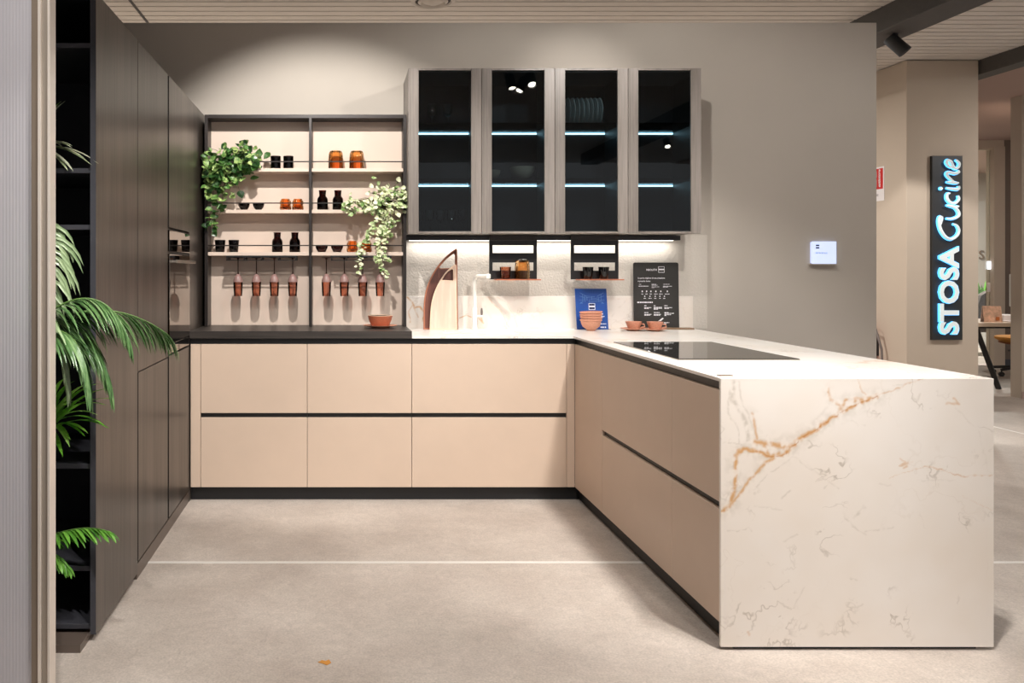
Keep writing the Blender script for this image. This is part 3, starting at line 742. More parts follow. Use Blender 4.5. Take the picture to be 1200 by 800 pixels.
# hanging wine glasses (mouth down); origin at the mouth's centre
wg = thing('wine_glass', 'x', 'wine glass')
MB().lathe([(0.0, 0.243), (0.030, 0.242), (0.031, 0.2395), (0.008, 0.236), (0.0032, 0.225), (0.0032, 0.150), (0.006, 0.140), (0.0, 0.139)], n=28).build('stem', M['brown_glass'], wg, True)
MB().lathe([(0.0, 0.1395), (0.010, 0.136), (0.022, 0.120), (0.029, 0.100), (0.0305, 0.088), (0.028, 0.088), (0.027, 0.100), (0.02, 0.117), (0.0, 0.128)], n=32).build('shoulder', M['mauve_frost'], wg, True)
MB().lathe([(0.0303, 0.0878), (0.0285, 0.045), (0.0255, 0.0), (0.0235, 0.0), (0.0265, 0.045), (0.0282, 0.0878)], n=32).build('glass_bowl', M['mauve_glass'], wg, True)
gx = [279, 300.5, 321.5, 343, 382.5, 403.5, 425, 445.5]
nm = ['mauve wine glass hanging closest to the oven column', 'mauve wine glass hanging in the left bay, second from the oven column',
      'mauve wine glass hanging in the left bay, second from the middle upright', 'mauve wine glass hanging in the left bay, right against the middle upright',
      'mauve wine glass hanging in the right bay, closest to the middle upright', 'mauve wine glass hanging in the right bay, under the brown bowls',
      'mauve wine glass hanging in the right bay, below the shorter pale plant trail', 'mauve wine glass hanging in the right bay, behind the longer pale plant trail']
repeat(wg, [((XX(p, 4.985), 4.985, 1.423-0.243+0.0005), l) for p, l in zip(gx, nm)], 'hanging wine glasses')

# bowl on plate on the black worktop
pc = (XX(445.5, 4.86), 4.86)
t = thing('plate', 'flat terracotta plate on the black worktop, under the speckled bowl', 'plate', (pc[0], pc[1], ZB))
MB().lathe([(0, 0.0), (0.055, 0.0), (0.058, 0.004), (0.100, 0.014), (0.104, 0.018), (0.098, 0.018), (0.05, 0.009), (0, 0.008)], (pc[0], pc[1], ZB), 48).build('plate_body', M['terracotta'], t, True)
t = thing('speckled_bowl', 'speckled red clay bowl with pale inside, resting on the terracotta plate', 'bowl', (pc[0], pc[1], ZB+0.0095))
z = ZB+0.0095
MB().lathe([(0, 0.0), (0.046, 0.0), (0.058, 0.012), (0.070, 0.040), (0.076, 0.066), (0.073, 0.067), (0.066, 0.04), (0.05, 0.013), (0, 0.008)], (pc[0], pc[1], z), 44).build('bowl_body', M['terracotta_dark'], t, True)
MB().lathe([(0.0765, 0.0655), (0.0765, 0.0685), (0.0725, 0.0685), (0.0725, 0.0655)], (pc[0], pc[1], z), 44).build('pale_rim', M['pink_edge'], t, True)

# ------------------------------------------------------------------ glass-front wall units
YC = 4.84
zc0, zc1 = 1.567, 2.574
wx0, wx1 = XX(478.6, YC), XX(822, YC)
wu = (wx1-wx0)/4.0
def wall_unit(label):
    t = thing('glass_wall_cabinet', label, 'wall cabinet')
    d0, d1 = 0.022, YW-0.001-YC   # depth behind the door plane
    w = wu-0.001
    MB().box(0, 0.016, d0, d1, zc0+0.003, zc1-0.003).build('side_panel', M['taupe_front'], t)
    MB().box(w-0.016, w, d0, d1, zc0+0.003, zc1-0.003).build('side_panel', M['taupe_front'], t)
    MB().box(0.016, w-0.016, d0, d1, zc1-0.019, zc1-0.003).build('top_panel', M['taupe_front'], t)
    MB().box(0.016, w-0.016, d0, d1, zc0+0.003, zc0+0.019).build('bottom_panel', M['taupe_front'], t)
    MB().box(0.0162, 0.0172, d0+0.002, d1-0.014, zc0+0.019, zc1-0.019).box(w-0.0172, w-0.0162, d0+0.002, d1-0.014, zc0+0.019, zc1-0.019)\
        .box(0.0172, w-0.0172, d1-0.014, d1-0.002, zc0+0.019, zc1-0.019).box(0.0172, w-0.0172, d0+0.002, d1-0.014, zc1-0.0205, zc1-0.0192)\
        .box(0.0172, w-0.0172, d0+0.002, d1-0.014, zc0+0.0192, zc0+0.0205).build('lining', M['inside'], t)
    for z in (2.248, 1.906):
        s_ = MB().box(0.0175, w-0.0175, d0+0.03, d1-0.026, z-0.004, z+0.004, 0.0008, 1).build('glass_shelf', M['shelf_glass'], t)
        MB().box(0.020, w-0.020, d1-0.025, d1-0.016, z-0.014, z-0.005).build('light_strip', M['led_cyan'], s_)
    fw = 0.0625
    fr = MB()
    fr.box(0.0008, fw, 0, 0.0215, zc0, zc1, 0.001, 1).box(w-fw, w-0.0008, 0, 0.0215, zc0, zc1, 0.001, 1)
    fr.box(fw, w-fw, 0.002, 0.0215, zc1-0.012, zc1, 0.001, 1).box(fw, w-fw, 0.002, 0.0215, zc0, zc0+0.012, 0.001, 1)
    d = fr.build('door', M['taupe_front'], t)
    MB().box(fw-0.001, w-fw+0.001, 0.006, 0.010, zc0+0.011, zc1-0.011).build('glass_pane', M['tint'], d)
    return t
wl = ['glass-front wall cabinet next to the open shelving, above the sail-shaped boards', 'glass-front wall cabinet with two olive bowls on its middle shelf',
      'glass-front wall cabinet with a row of upright plates on its upper shelf', 'glass-front wall cabinet farthest from the open shelving, above the anthracite sign']
repeat(wall_unit('x'), [((wx0+i*wu, YC, 0), wl[i]) for i in range(4)], 'glass-front wall cabinets')
# things kept inside
def ob(px, yy): return XX(px, yy)
yi = 5.03
b1 = bowl(0.060, 0.062, M['olive'], 'stoneware_bowl', foot=0.35)
repeat(b1, [((0.937, yi, 1.911), 'smaller olive stoneware bowl inside the second glass cabinet'), ], None)
o = bowl(0.078, 0.083, M['olive'], 'stoneware_bowl', 'larger olive stoneware bowl inside the second glass cabinet', foot=0.35)
o.location = (1.135, yi, 1.911)
def plate_rack():
    t = thing('plate_rack', 'wire plate rack on the upper shelf of the third glass cabinet', 'plate rack', (1.52, yi, 2.2525))
    k = MB()
    for yy in (yi-0.05, yi+0.05): k.tube([(1.395, yy, 2.258), (1.635, yy, 2.258)], 0.003, 8)
    for i in range(9):
        xx = 1.40+i*0.0285
        k.tube([(xx, yi-0.05, 2.258), (xx, yi-0.05, 2.31)], 0.002, 6).tube([(xx, yi+0.05, 2.258), (xx, yi+0.05, 2.31)], 0.002, 6)
    k.build('wire_frame', M['steel'], t, True)
plate_rack()
pm = thing('dinner_plate', 'x', 'plate')
R90 = Matrix.Rotation(PI/2, 4, 'Y')
MB().lathe([(0, 0.0), (0.05, 0.0), (0.085, 0.010), (0.086, 0.013), (0.05, 0.004), (0, 0.003)], M4=R90, n=36).build('plate_body', M['plate_white'], pm, True)
repeat(pm, [((1.408+i*0.0285, yi, 2.2615+0.086), 'pale plate standing upright in the wire rack of the third glass cabinet') for i in range(8)], 'plates standing in the wire rack')
gm = thing('stemmed_glass', 'x', 'glass')
MB().lathe([(0, 0), (0.028, 0.0), (0.028, 0.002), (0.004, 0.006), (0.004, 0.05), (0.026, 0.07), (0.032, 0.10), (0.029, 0.135), (0.0275, 0.135), (0.030, 0.10), (0.024, 0.072), (0, 0.056)], n=28).build('goblet_body', clear('clear glass', (0.93, 0.96, 0.95, 1), rough=0.03), gm, True)
repeat(gm, [((0.478+0.068*i, 5.0, zc0+0.021), 'clear stemmed glass in the row at the bottom of the first glass cabinet') for i in range(5)], 'stemmed glasses in the first glass cabinet')
gm2 = copy_tree(gm); gm3 = copy_tree(gm)
for o, x, l in ((gm2, 0.56, 'clear stemmed glass on the upper shelf of the first glass cabinet, left one'), (gm3, 0.66, 'clear stemmed glass on the upper shelf of the first glass cabinet, right one')):
    o.location = (x, 5.0, 2.2525); o['label'] = l; o['group'] = 'upper glasses in the first cabinet'

# lit rail under the wall units
t = thing('light_rail', 'long black wall rail with white light strip under the glass cabinets', 'light rail', ((0.41+2.18)/2, 5.15, 1.53))
MB().box(0.4, 2.175, 5.115, YW-0.0065, 1.536, 1.5655, 0.001, 1).build('rail_body', M['black'], t)
MB().box(0.43, 2.15, 5.165, 5.180, 1.5345, 1.5362).build('light_strip', M['led_warm'], t)
# two hanging metal shelves
def hanging(x0, label):
    t = thing('hanging_shelf', label, 'shelf', (x0+0.15, 5.17, 1.28), 'small metal shelves hanging from the light rail')
    x1 = x0+0.307; yb0, yb1 = 5.105, 5.109
    zt, zb = 1.534, 1.284
    out = [(x0, zb), (x1, zb), (x1, zt), (x0, zt)]
    h1 = [(x0+0.022, 1.453), (x1-0.022, 1.453), (x1-0.022, 1.503), (x0+0.022, 1.503)]
    h2 = [(x0+0.022, 1.340), (x1-0.022, 1.340), (x1-0.022, 1.392), (x0+0.022, 1.392)]
    MB().prism([out, h1, h2], lambda u, v: (u, yb0, v), lambda u, v: (u, yb1, v)).build('back_plate', M['black'], t)
    MB().box(x0, x1, yb0-0.012, 5.1145, 1.5342, 1.5665, 0.001, 1).build('hook_plate', M['frame_metal'], t)
    MB().box(x0+0.03, x1+0.004, 5.01, yb0-0.0002, 1.279, 1.286, 0.001, 1).build('tray', M['copper'], t)
    return t
hanging(0.940, 'small black hanging wall shelf with copper tray holding two amber glasses')
hanging(1.465, 'small black hanging wall shelf with copper tray holding two black cups')
o = ribbed(M['amber'], 0.047, 0.126); o['label'] = 'tall amber ribbed glass on the first copper tray'; o.location = (1.143, 5.06, 1.2862)
o = tumbler(0.030, 0.036, 0.078, M['rose'], 'rose_tumbler', 'glass', 'small rose copper glass on the first copper tray', rib=0.02, ribn=14)
MB().lathe([(0, 0.007), (0.026, 0.008), (0.029, 0.05), (0.0, 0.051)]).build('copper_lining', M['copper_dark'], o, True)
o.location = (1.035, 5.06, 1.2862)
tb3 = thing('espresso_cup', 'x', 'cup')
MB().lathe([(0, 0), (0.024, 0), (0.026, 0.003), (0.0345, 0.078), (0.032, 0.078), (0.024, 0.008), (0, 0.007)], n=36).build('cup_body', M['black_glass'], tb3, True)
MB().lathe([(0.0347, 0.0765), (0.0347, 0.079), (0.0317, 0.079), (0.0317, 0.0765)], n=36).build('pale_rim', M['olive'], tb3, True)
repeat(tb3, [((XX(689, 5.06), 5.06, 1.2862), 'glossy black cup on the second copper tray, on the side towards the tap'),
             ((XX(707.5, 5.06), 5.06, 1.2862), 'glossy black cup on the second copper tray, on the side towards the anthracite sign')], 'black cups on the second copper tray')

# ------------------------------------------------------------------ things on the stone worktop
# sail-shaped cutting boards
def board(name, label, outer_px, hole_px, ybase, thick, mat, edge, lean):
    zb = ZC+0.0005
    S = F/ybase
    def conv(p): return ((p[0]-CX)/S, (384.0-p[1])/S)
    o = [conv(p) for p in outer_px]; h = [conv(p) for p in hole_px]
    t = thing(name, label, 'cutting board', (sum(p[0] for p in o)/len(o), ybase, zb))
    k = math.tan(lean)
    f = lambda dy: (lambda u, v: (u, ybase+dy+v*k, zb+v))
    MB().prism([o, h], f(0), f(thick)).build('board', mat, t)
    def inset(l, d):
        cx_ = sum(p[0] for p in l)/len(l); n = len(l); res = []
        area = sum(l[i][0]*l[(i+1) % n][1]-l[(i+1) % n][0]*l[i][1] for i in range(n)); sg = 1 if area > 0 else -1
        for i in range(n):
            a = Vector(l[i-1]); b = Vector(l[i]); c_ = Vector(l[(i+1) % n])
            e1 = (b-a).normalized(); e2 = (c_-b).normalized()
            nn = (Vector((-e1.y, e1.x))+Vector((-e2.y, e2.x)))
            nn = nn.normalized() if nn.length > 1e-6 else Vector((-e1.y, e1.x))
            q = b+nn*d*sg/max(0.5, nn.dot(Vector((-e1.y, e1.x))))
            res.append((q.x, q.y))
        return res
    oo = inset(o, 0.008)
    MB().prism([o, oo], f(-0.0015), f(-0.0001)).build('rim', edge, t)
    hh = inset(h, -0.005)
    MB().prism([hh, h], f(-0.0015), f(-0.0001)).build('handle_rim', edge, t)
def arcpts(pts, n=4):
    # smooth the curved side
    out = []
    P = [Vector(p) for p in pts]
    for i in range(len(P)-1):
        p0 = P[max(i-1, 0)]; p1 = P[i]; p2 = P[i+1]; p3 = P[min(i+2, len(P)-1)]
        for k in range(n):
            s = k/n
            q = 0.5*((2*p1)+(-p0+p2)*s+(2*p0-5*p1+4*p2-p3)*s*s+(-p0+3*p1-3*p2+p3)*s**3)
            out.append((q.x, q.y))
    out.append(tuple(P[-1])); return out
big = arcpts([(496.2, 384), (497, 352), (501, 333), (508, 318), (516, 306.5), (525, 297), (535.4, 289)])+[(536.6, 291), (536.8, 384)]
bigh = arcpts([(515.5, 311), (521, 304.5), (527, 299), (532.5, 295.2)])+[(534, 297), (534, 312), (517, 312.4)]
board('cutting_board', 'large sail-shaped red-brown cutting board leaning on the backsplash', big, bigh, 5.125, 0.012, M['red_wood'], M['red_edge'], math.radians(3.5))
sm = arcpts([(503.6, 384), (505, 358), (508.5, 343), (514, 330), (522, 318), (529, 311), (534, 307.4)])+[(535.4, 308.5), (535.6, 384)]
smh = arcpts([(518.5, 325.8), (523, 319), (527, 315), (530.5, 313)])+[(531.8, 314), (531.8, 326.3)]
board('cutting_board', 'small sail-shaped pale pink cutting board in front of the red-brown one', sm, smh, 5.098, 0.012, M['pink_wood'], M['pink_edge'], math.radians(3.5))

# tap
fx, fy = XX(556.2, 5.14), 5.14
t = thing('kitchen_tap', 'tall white swan-neck kitchen tap behind the sink', 'tap', (fx, fy, ZC))
MB().lathe([(0, 0.0005), (0.024, 0.0005), (0.024, 0.006), (0.0165, 0.010), (0.0165, 0.135), (0.014, 0.14), (0, 0.14)], (fx, fy, ZC), 28).build('base', M['white'], t, True)
pts = [(fx, fy, ZC+0.13), (fx, fy, ZC+0.31)]
for k in range(7):
    a = PI/2*k/6; pts.append((fx+0.6*0.035*(1-math.cos(a)), fy-0.8*0.035*(1-math.cos(a)), ZC+0.325+0.035*math.sin(a)))
pts.append((fx+0.6*0.16, fy-0.8*0.16, ZC+0.360))
pts = [(fx, fy, ZC+0.13), (fx, fy, ZC+0.30)]+[(fx+0.42*0.04*(1-math.cos(a)), fy-0.9*0.04*(1-math.cos(a)), ZC+0.30+0.045*math.sin(a)) for a in [PI/12*k for k in range(1, 7)]]+[(fx+0.34*0.17, fy-0.94*0.17, ZC+0.345)]
MB().tube(pts, 0.0125, 16).build('spout', M['white'], t, True)
sp = pts[-1]
MB().lathe([(0, -0.016), (0.012, -0.016), (0.0165, -0.012), (0.0165, 0.010), (0.012, 0.015), (0, 0.015)], (sp[0], sp[1], sp[2]), 24).build('nozzle', M['white'], t, True)
MB().tube([(fx+0.012, fy, ZC+0.085), (fx+0.052, fy, ZC+0.085)], 0.0085, 14).build('lever', M['white'], t, True)
MB().lathe([(0, 0), (0.006, 0), (0.008, 0.02), (0.005, 0.045), (0, 0.047)], (fx+0.046, fy-0.0, ZC+0.092), 14).build('lever_grip', M['sign_grey'], t, True)

# blue leaflet stand
ly = 5.12; lx0, lx1 = XX(676, ly), XX(713.2, ly)
t = thing('leaflet_stand', 'blue printed leaflet standing against the marble backsplash', 'leaflet', ((lx0+lx1)/2, ly, ZC))
hgt = 0.262; k = 0.10
fp = lambda dy: (lambda u, v: (u, ly+dy+v*k, ZC+0.001+v))
MB().prism([[(lx0, 0), (lx1, 0), (lx1-0.006, hgt), (lx0-0.006, hgt)]], fp(0), fp(0.002)).build('printed_sheet', M['blue'], t)
MB().box(lx0-0.004, lx1+0.012, ly-0.012, ly+0.05, ZC+0.0003, ZC+0.003, 0.0008, 1).build('clear_foot', clear('clear acrylic', (0.96, 0.96, 0.96, 1)), t)
cxl = (lx0+lx1)/2
def on(dx, v, dy=-0.0006): return (cxl+dx, ly+dy+v*k, ZC+0.001+v)
def bars(mb, rows, plane, th=0.0006):
    """short runs of illegible print"""
    rr = random.Random(5)
    for (xa, xb, v, h) in rows:
        x = xa
        while x < xb-0.001:
            w = min(xb-x, rr.uniform(0.006, 0.016)*max(0.35, h/0.004))
            p = [plane(x, v), plane(x+w, v), plane(x+w, v+h), plane(x, v+h)]
            mb.quad(*p); x += w+0.0016*max(0.5, h/0.003)
mb = MB()
pf = lambda dx, v: Vector((cxl+dx, ly-0.0007+v*k, ZC+0.001+v))
bars(mb, [(-0.06, 0.07, 0.096, 0.007), (-0.06, 0.078, 0.080, 0.006), (0.052, 0.088, 0.033, 0.005), (0.05, 0.086, 0.010, 0.008), (-0.052, 0.056, 0.113, 0.003)], pf)
mb.build('print_lines', M['ink_white'], t, keep=True)
mb = MB(); rr = random.Random(3)
def line2(a, b, w=0.0009):
    a = Vector(a); b = Vector(b); d = (b-a).normalized(); n_ = Vector((-d.y, d.x))*w
    mb.quad(pf(*(a-n_)), pf(*(b-n_)), pf(*(b+n_)), pf(*(a+n_)))
for s_ in (-1, 1):
    for (a, b) in [((.078, .236), (.036, .214)), ((.036, .214), (.036, .186)), ((.078, .214), (.048, .205)), ((.082, .19), (.05, .186)), ((.06, .226), (.06, .182)), ((.078, .166), (.055, .180)), ((.045, .21), (.045, .176)), ((.07, .18), (.07, .165)), ((.058, .17), (.066, .166))]:
        line2((a[0]*s_, a[1]), (b[0]*s_, b[1]))
for (a, b) in [((-.05, .215), (.02, .21)), ((-.036, .205), (.03, .20)), ((-.02, .19), (.05, .192)), ((-.018, .19), (-.018, .17)), ((-.05, .215), (-.05, .19)), ((-.018, .176), (.055, .182)), ((.0, .212), (.0, .19)), ((-.03, .21), (-.03, .185))]: line2(a, b)
mb.build('line_drawing', M['ink_blue'], t, keep=True)
def logo(px_, v, s, plane, parent, frame, dark, name='logo_square'):
    q = MB()
    def r4(a, b, c_, d): q.quad(plane(a, c_), plane(b, c_), plane(b, d), plane(a, d))
    w = s*0.07
    r4(px_-s/2, px_+s/2, v-s/2, v-s/2+w); r4(px_-s/2, px_+s/2, v+s/2-w, v+s/2); r4(px_-s/2, px_-s/2+w, v-s/2, v+s/2); r4(px_+s/2-w, px_+s/2, v-s/2, v+s/2)
    r4(px_-s/2, px_+s/2, v-s*0.1, v+s*0.12)
    q.build(name, frame, parent, keep=True)
    q = MB()
    q.quad(plane(px_-s*.36, v+s*.16), plane(px_+s*.36, v+s*.16), plane(px_+s*.36, v+s*.38), plane(px_-s*.36, v+s*.38))
    q.quad(plane(px_-s*.36, v-s*.38), plane(px_+s*.36, v-s*.38), plane(px_+s*.36, v-s*.14), plane(px_-s*.36, v-s*.14))
    q.build('logo_bars', dark, parent, keep=True)
logo(-0.001, 0.147, 0.042, pf, t, M['ink_white'], M['navy'])

# anthracite sign board
by = 5.165; bx0, bx1 = XX(743, by), XX(796, by); bh = 0.425
t = thing('sign_board', 'anthracite upright info board printed in white, leaning in a wooden foot', 'sign', ((bx0+bx1)/2, by, ZC))
kb = 0.03
fb = lambda dy: (lambda u, v: (u, by+dy+v*kb, ZC+0.008+v))
rad = 0.012; ol = [(bx0, 0), (bx1, 0)]
for k_ in range(5): a = math.radians(k_*22.5); ol.append((bx1-rad+rad*math.cos(a), bh-rad+rad*math.sin(a)))
for k_ in range(5): a = math.radians(90+k_*22.5); ol.append((bx0+rad+rad*math.cos(a), bh-rad+rad*math.sin(a)))
MB().prism([ol], fb(0), fb(0.006)).build('board_plate', M['board_black'], t)
MB().box(bx0-0.01, bx1+0.075, by-0.055, by+0.012, ZC+0.0003, ZC+0.010, 0.0015, 1).build('wooden_foot', M['brown_wood'], t)
bw = bx1-bx0
pb = lambda u, v: Vector((bx0+u*bw, by-0.0007+v*bh*kb, ZC+0.008+v*bh))
ux = (1, 0, 0); uy = (0, kb, 1)
def btext(s, u, v, size, name='printed_text', off=0.0): text(s, size, M['ink_white'], t, name, pb(u, v), ux, uy, extrude=0.0002, offset=off)
btext('NEOLITH', 0.285, 0.875, 0.0165, off=0.0004)
btext('La parte migliore di una creazione', 0.095, 0.752, 0.0128, off=0.0003)
btext('\u00e8 poterla vivere', 0.095, 0.705, 0.0128, off=0.0003)
logo(0.62*bw, 0.892*bh, 0.040, lambda a, b: Vector((bx0+a, by-0.0007+b*kb, ZC+0.008+b)), t, M['ink_white'], M['board_black'])
mb = MB()
pv = lambda a, b: Vector((bx0+a*bw, by-0.0007+b*bh*kb, ZC+0.008+b*bh))
def bars2(rows):
    rr = random.Random(9)
    for (xa, xb, v, h) in rows:
        x = xa
        while x < xb-0.004:
            w = min(xb-x, rr.uniform(0.03, 0.07)); mb.quad(pv(x, v), pv(x+w, v), pv(x+w, v+h), pv(x, v+h)); x += w+0.008
bars2([(0.12, 0.18, 0.663, 0.006), (0.11, 0.33, 0.632, 0.010), (0.40, 0.50, 0.660, 0.009), (0.40, 0.53, 0.648, 0.006), (0.40, 0.57, 0.624, 0.006), (0.40, 0.47, 0.612, 0.005), (0.66, 0.80, 0.663, 0.007), (0.65, 0.85, 0.632, 0.008), (0.65, 0.76, 0.620, 0.007)])
for xa, w in ((0.19, .04), (0.285, .055), (0.38, .055), (0.49, .075), (0.60, .075), (0.745, .11)):
    bars2([(xa-w/2, xa+w/2, 0.512, 0.009)]); mb.quad(pv(xa-0.012, 0.545), pv(xa+0.016, 0.548), pv(xa+0.010, 0.572), pv(xa-0.012, 0.566))
for xa, w in ((0.245, .05), (0.36, .07), (0.477, .05), (0.58, .035), (0.68, .06)):
    bars2([(xa-w/2, xa+w/2, 0.446, 0.009)]); mb.quad(pv(xa-0.014, 0.474), pv(xa+0.012, 0.474), pv(xa+0.006, 0.494), pv(xa-0.008, 0.490))
bars2([(0.076, 0.42, 0.380, 0.019)])
for yv, cols in ((0.333, ((0.23, ((.06, .0), (.16, -.030), (.10, -.043))), (0.44, ((.04, .0), (.18, -.026), (.18, -.040), (.09, -.054))), (0.675, ((.07, .0), (.17, -.030), (.10, -.043))))),
                 (0.228, ((0.23, ((.09, .0), (.16, -.028), (.13, -.041))), (0.44, ((.13, .0), (.16, -.028), (.14, -.041))), (0.675, ((.09, .0), (.21, -.012), (.15, -.032), (.04, -.045)))))):
    for xa, rows in cols:
        for w, dv in rows: bars2([(xa, xa+w, yv+dv, 0.011)])
bars2([(0.66, 0.78, 0.075, 0.010), (0.66, 0.72, 0.060, 0.008)])
mb.quad(pv(0.53, 0.100), pv(0.60, 0.105), pv(0.66, 0.145), pv(0.63, 0.155))
mb.build('print_lines', M['ink_white'], t, keep=True)

# stack of terracotta bowls in front of the leaflet
bxc, byc = XX(692.5, 5.02), 5.02
prof = lambda s: [(0, 0.0), (0.026*s, 0.0), (0.028*s, 0.008), (0.052*s, 0.026), (0.0605*s, 0.050), (0.061*s, 0.060), (0.068*s, 0.065), (0.068*s, 0.071), (0.063*s, 0.072), (0.061*s, 0.052), (0.046*s, 0.030), (0, 0.014)]
lab = ['terracotta bowl at the bottom of the stack before the blue leaflet', 'terracotta bowl second from the bottom of the stack before the leaflet',
       'terracotta bowl second from the top of the stack before the leaflet', 'slightly tilted terracotta bowl on top of the stack before the leaflet']
for i in range(4):
    z = ZC+0.0005+i*0.0165
    o = thing('terracotta_bowl', lab[i], 'bowl', (bxc+0.001*i, byc, z), 'stacked terracotta bowls')
    MB().lathe(prof(1.0+0.01*i), (bxc+0.001*i, byc, z), 40).build('bowl_body', M['terracotta'], o, True)
    o.rotation_euler.y = math.radians((0, 1.0, -1.2, -2.5)[i])
# cups with saucers
def cup(px, yy, l1, l2):
    x = XX(px, yy)
    s_ = thing('saucer', l1, 'saucer', (x-0.006, yy, ZC), 'terracotta saucers')
    MB().lathe([(0, 0.0005), (0.034, 0.0005), (0.038, 0.005), (0.074, 0.013), (0.077, 0.016), (0.072, 0.017), (0.03, 0.008), (0, 0.007)], (x-0.006, yy, ZC), 40).build('saucer_body', M['terracotta'], s_, True)
    c_ = thing('coffee_cup', l2, 'cup', (x, yy, ZC+0.008), 'terracotta cups')
    MB().lathe([(0, 0.0), (0.030, 0.0), (0.033, 0.004), (0.049, 0.046), (0.050, 0.050), (0.046, 0.050), (0.031, 0.008), (0, 0.007)], (x, yy, ZC+0.008), 36).build('cup_body', M['terracotta'], c_, True)
    MB().tube([(x+0.036, yy-0.01, ZC+0.044), (x+0.058, yy-0.022, ZC+0.042), (x+0.062, yy-0.024, ZC+0.028), (x+0.034, yy-0.012, ZC+0.018)], 0.004, 8).build('handle', M['terracotta'], c_, True)
cup(742.5, 5.03, 'terracotta saucer on the marble worktop nearer the blue leaflet', 'terracotta cup on the saucer nearer the blue leaflet')
cup(767.5, 5.00, 'terracotta saucer on the marble worktop, farther from the blue leaflet', 'terracotta cup on the saucer before the anthracite board, farther from the leaflet')

# small lit label on the rear wall
lx0, lx1 = XX(949.5, YW), XX(978, YW); lz0, lz1 = ZZ(309, YW), ZZ(283, YW)
t = thing('wall_label', 'small square bluish lit name plate on the bare grey wall', 'sign', ((lx0+lx1)/2, YW, lz0))
MB().box(lx0, lx1, YW-0.020, YW-0.0165, lz0, lz1, 0.0008, 1).build('acrylic_plate', M['lit_panel'], t)
MB().box(lx0, lx1, YW-0.0165, YW-0.0005, lz0+0.004, lz1-0.004).build('light_box', M['lit_panel'], t)
MB().box(lx0-0.012, lx1+0.002, YW-0.045, YW-0.0005, lz0-0.008, lz0-0.0005, 0.001, 1).build('ledge', M['steel'], t)
text('METROPOLIS', 0.0135, M['ink_blue'], t, 'printed_text', (lx0+0.022, YW-0.0208, lz0+0.066), (1, 0, 0), (0, 0, 1), extrude=0.0003)
q = MB().box(lx0+0.025, lx0+0.047, YW-0.0212, YW-0.0202, lz1-0.030, lz1-0.021).box(lx0+0.025, lx0+0.047, YW-0.0212, YW-0.0202, lz1-0.046, lz1-0.037)
q.build('logo_bars', M['navy'], t)

# ------------------------------------------------------------------ sign on the column
ys_ = COLY-0.03
sx0_, sx1_ = XX(1089.5, COLY), XX(1125, COLY); sz0, sz1 = ZZ(398, COLY), ZZ(183, COLY)
t = thing('backlit_sign', 'tall black vertical sign with backlit white lettering on the taupe column', 'sign', ((sx0_+sx1_)/2, COLY, sz0))
MB().box(sx0_, sx1_, ys_, COLY-0.0005, sz0, sz1, 0.002, 1).build('back_board', M['sign_black'], t)
# reading direction is upwards; letter tops point left
ux, uy = (0, 0, 1), (-1, 0, 0)
sw = sx1_-sx0_
base_x = XX(1118.3, COLY)
cap = XX(1118.3, COLY)-XX(1096, COLY)
def fit_text(s, name, mat, y_, ext, off, z0, z1, capw, bx, parent):
    o = text(s, 1.0, mat, parent, name, (0, 0, 0), ux, uy, extrude=ext, offset=off)
    me = o.data; vz = [v.co.z for v in me.vertices]; vx = [v.co.x for v in me.vertices]
    a0, a1 = min(vz), max(vz); b0, b1 = min(vx), max(vx); yy = [v.co.y for v in me.vertices]; ym = (min(yy)+max(yy))/2
    P = parent.location
    for v in me.vertices:
        v.co.z = (v.co.z-a0)/(a1-a0)*(z1-z0)+z0-P.z
        v.co.x = (v.co.x-b1)/(b1-b0)*capw+bx-P.x
        v.co.y = (v.co.y-ym)/max(1e-9, max(yy)-min(yy))*ext*2+y_-P.y
    return o
za, zb_ = ZZ(391, COLY), ZZ(289, COLY)
fit_text('STOSA', 'bold_letters_edge', M['letter_halo'], ys_-0.012, 0.010, 0.034, za-0.005, zb_+0.005, cap+0.010, base_x+0.005, t)
fit_text('STOSA', 'bold_letters', M['letter_face'], ys_-0.0245, 0.002, 0.030, za, zb_, cap, base_x, t)
# script word drawn as strokes (u along the reading direction, v up the letter), photograph pixels
def stroke(mb, pts, w, y_):
    sm_ = arcpts([(p[0], p[1]-(1118-p[0])*0.26+2.0) for p in pts], 6); n = len(sm_)
    P3 = [Vector((XX(p[0], COLY), y_, ZZ(p[1], COLY))) for p in sm_]
    rr = [w*(0.62+0.38*math.sin(PI*i/(n-1))) for i in range(n)]
    mb.tube(P3, w, 8, rr=rr)
SC = [ # C
 [(1097, 267), (1099, 259), (1096.5, 258), (1095.3, 264), (1097.5, 273), (1103, 279.5), (1109.5, 280.5), (1116, 275), (1118.5, 268), (1116, 263), (1112, 262.5)],
 # u
 [(1104.3, 258), (1111, 256.5), (1117.5, 252), (1118.2, 247), (1114, 243), (1104.5, 242.5)], [(1104.5, 242.5), (1114, 242), (1118.3, 240)],
 # c
 [(1108, 227.5), (1105, 229.5), (1105, 235), (1109.5, 238.5), (1115, 236.8), (1118.5, 231.5), (1117.5, 228)],
 # i
 [(1104.5, 222.5), (1113, 221.5), (1118, 220), (1118.5, 216.5)],
 # n
 [(1104.5, 215.5), (1113, 214), (1118, 213)], [(1113, 213.5), (1106, 209), (1104.5, 205.5), (1107.5, 203.5), (1114, 203), (1118.3, 200.5), (1117.5, 198.5)],
 # e
 [(1111.5, 197), (1107, 196.5), (1104.3, 193), (1105.5, 190), (1109, 190.5), (1111.3, 195), (1114.5, 197.2), (1118.3, 194), (1118.7, 189.5), (1115, 187)],
]
mh = MB(); mf = MB()
for s_ in SC:
    stroke(mh, s_, 0.0165, ys_-0.010); stroke(mf, s_, 0.0120, ys_-0.022)
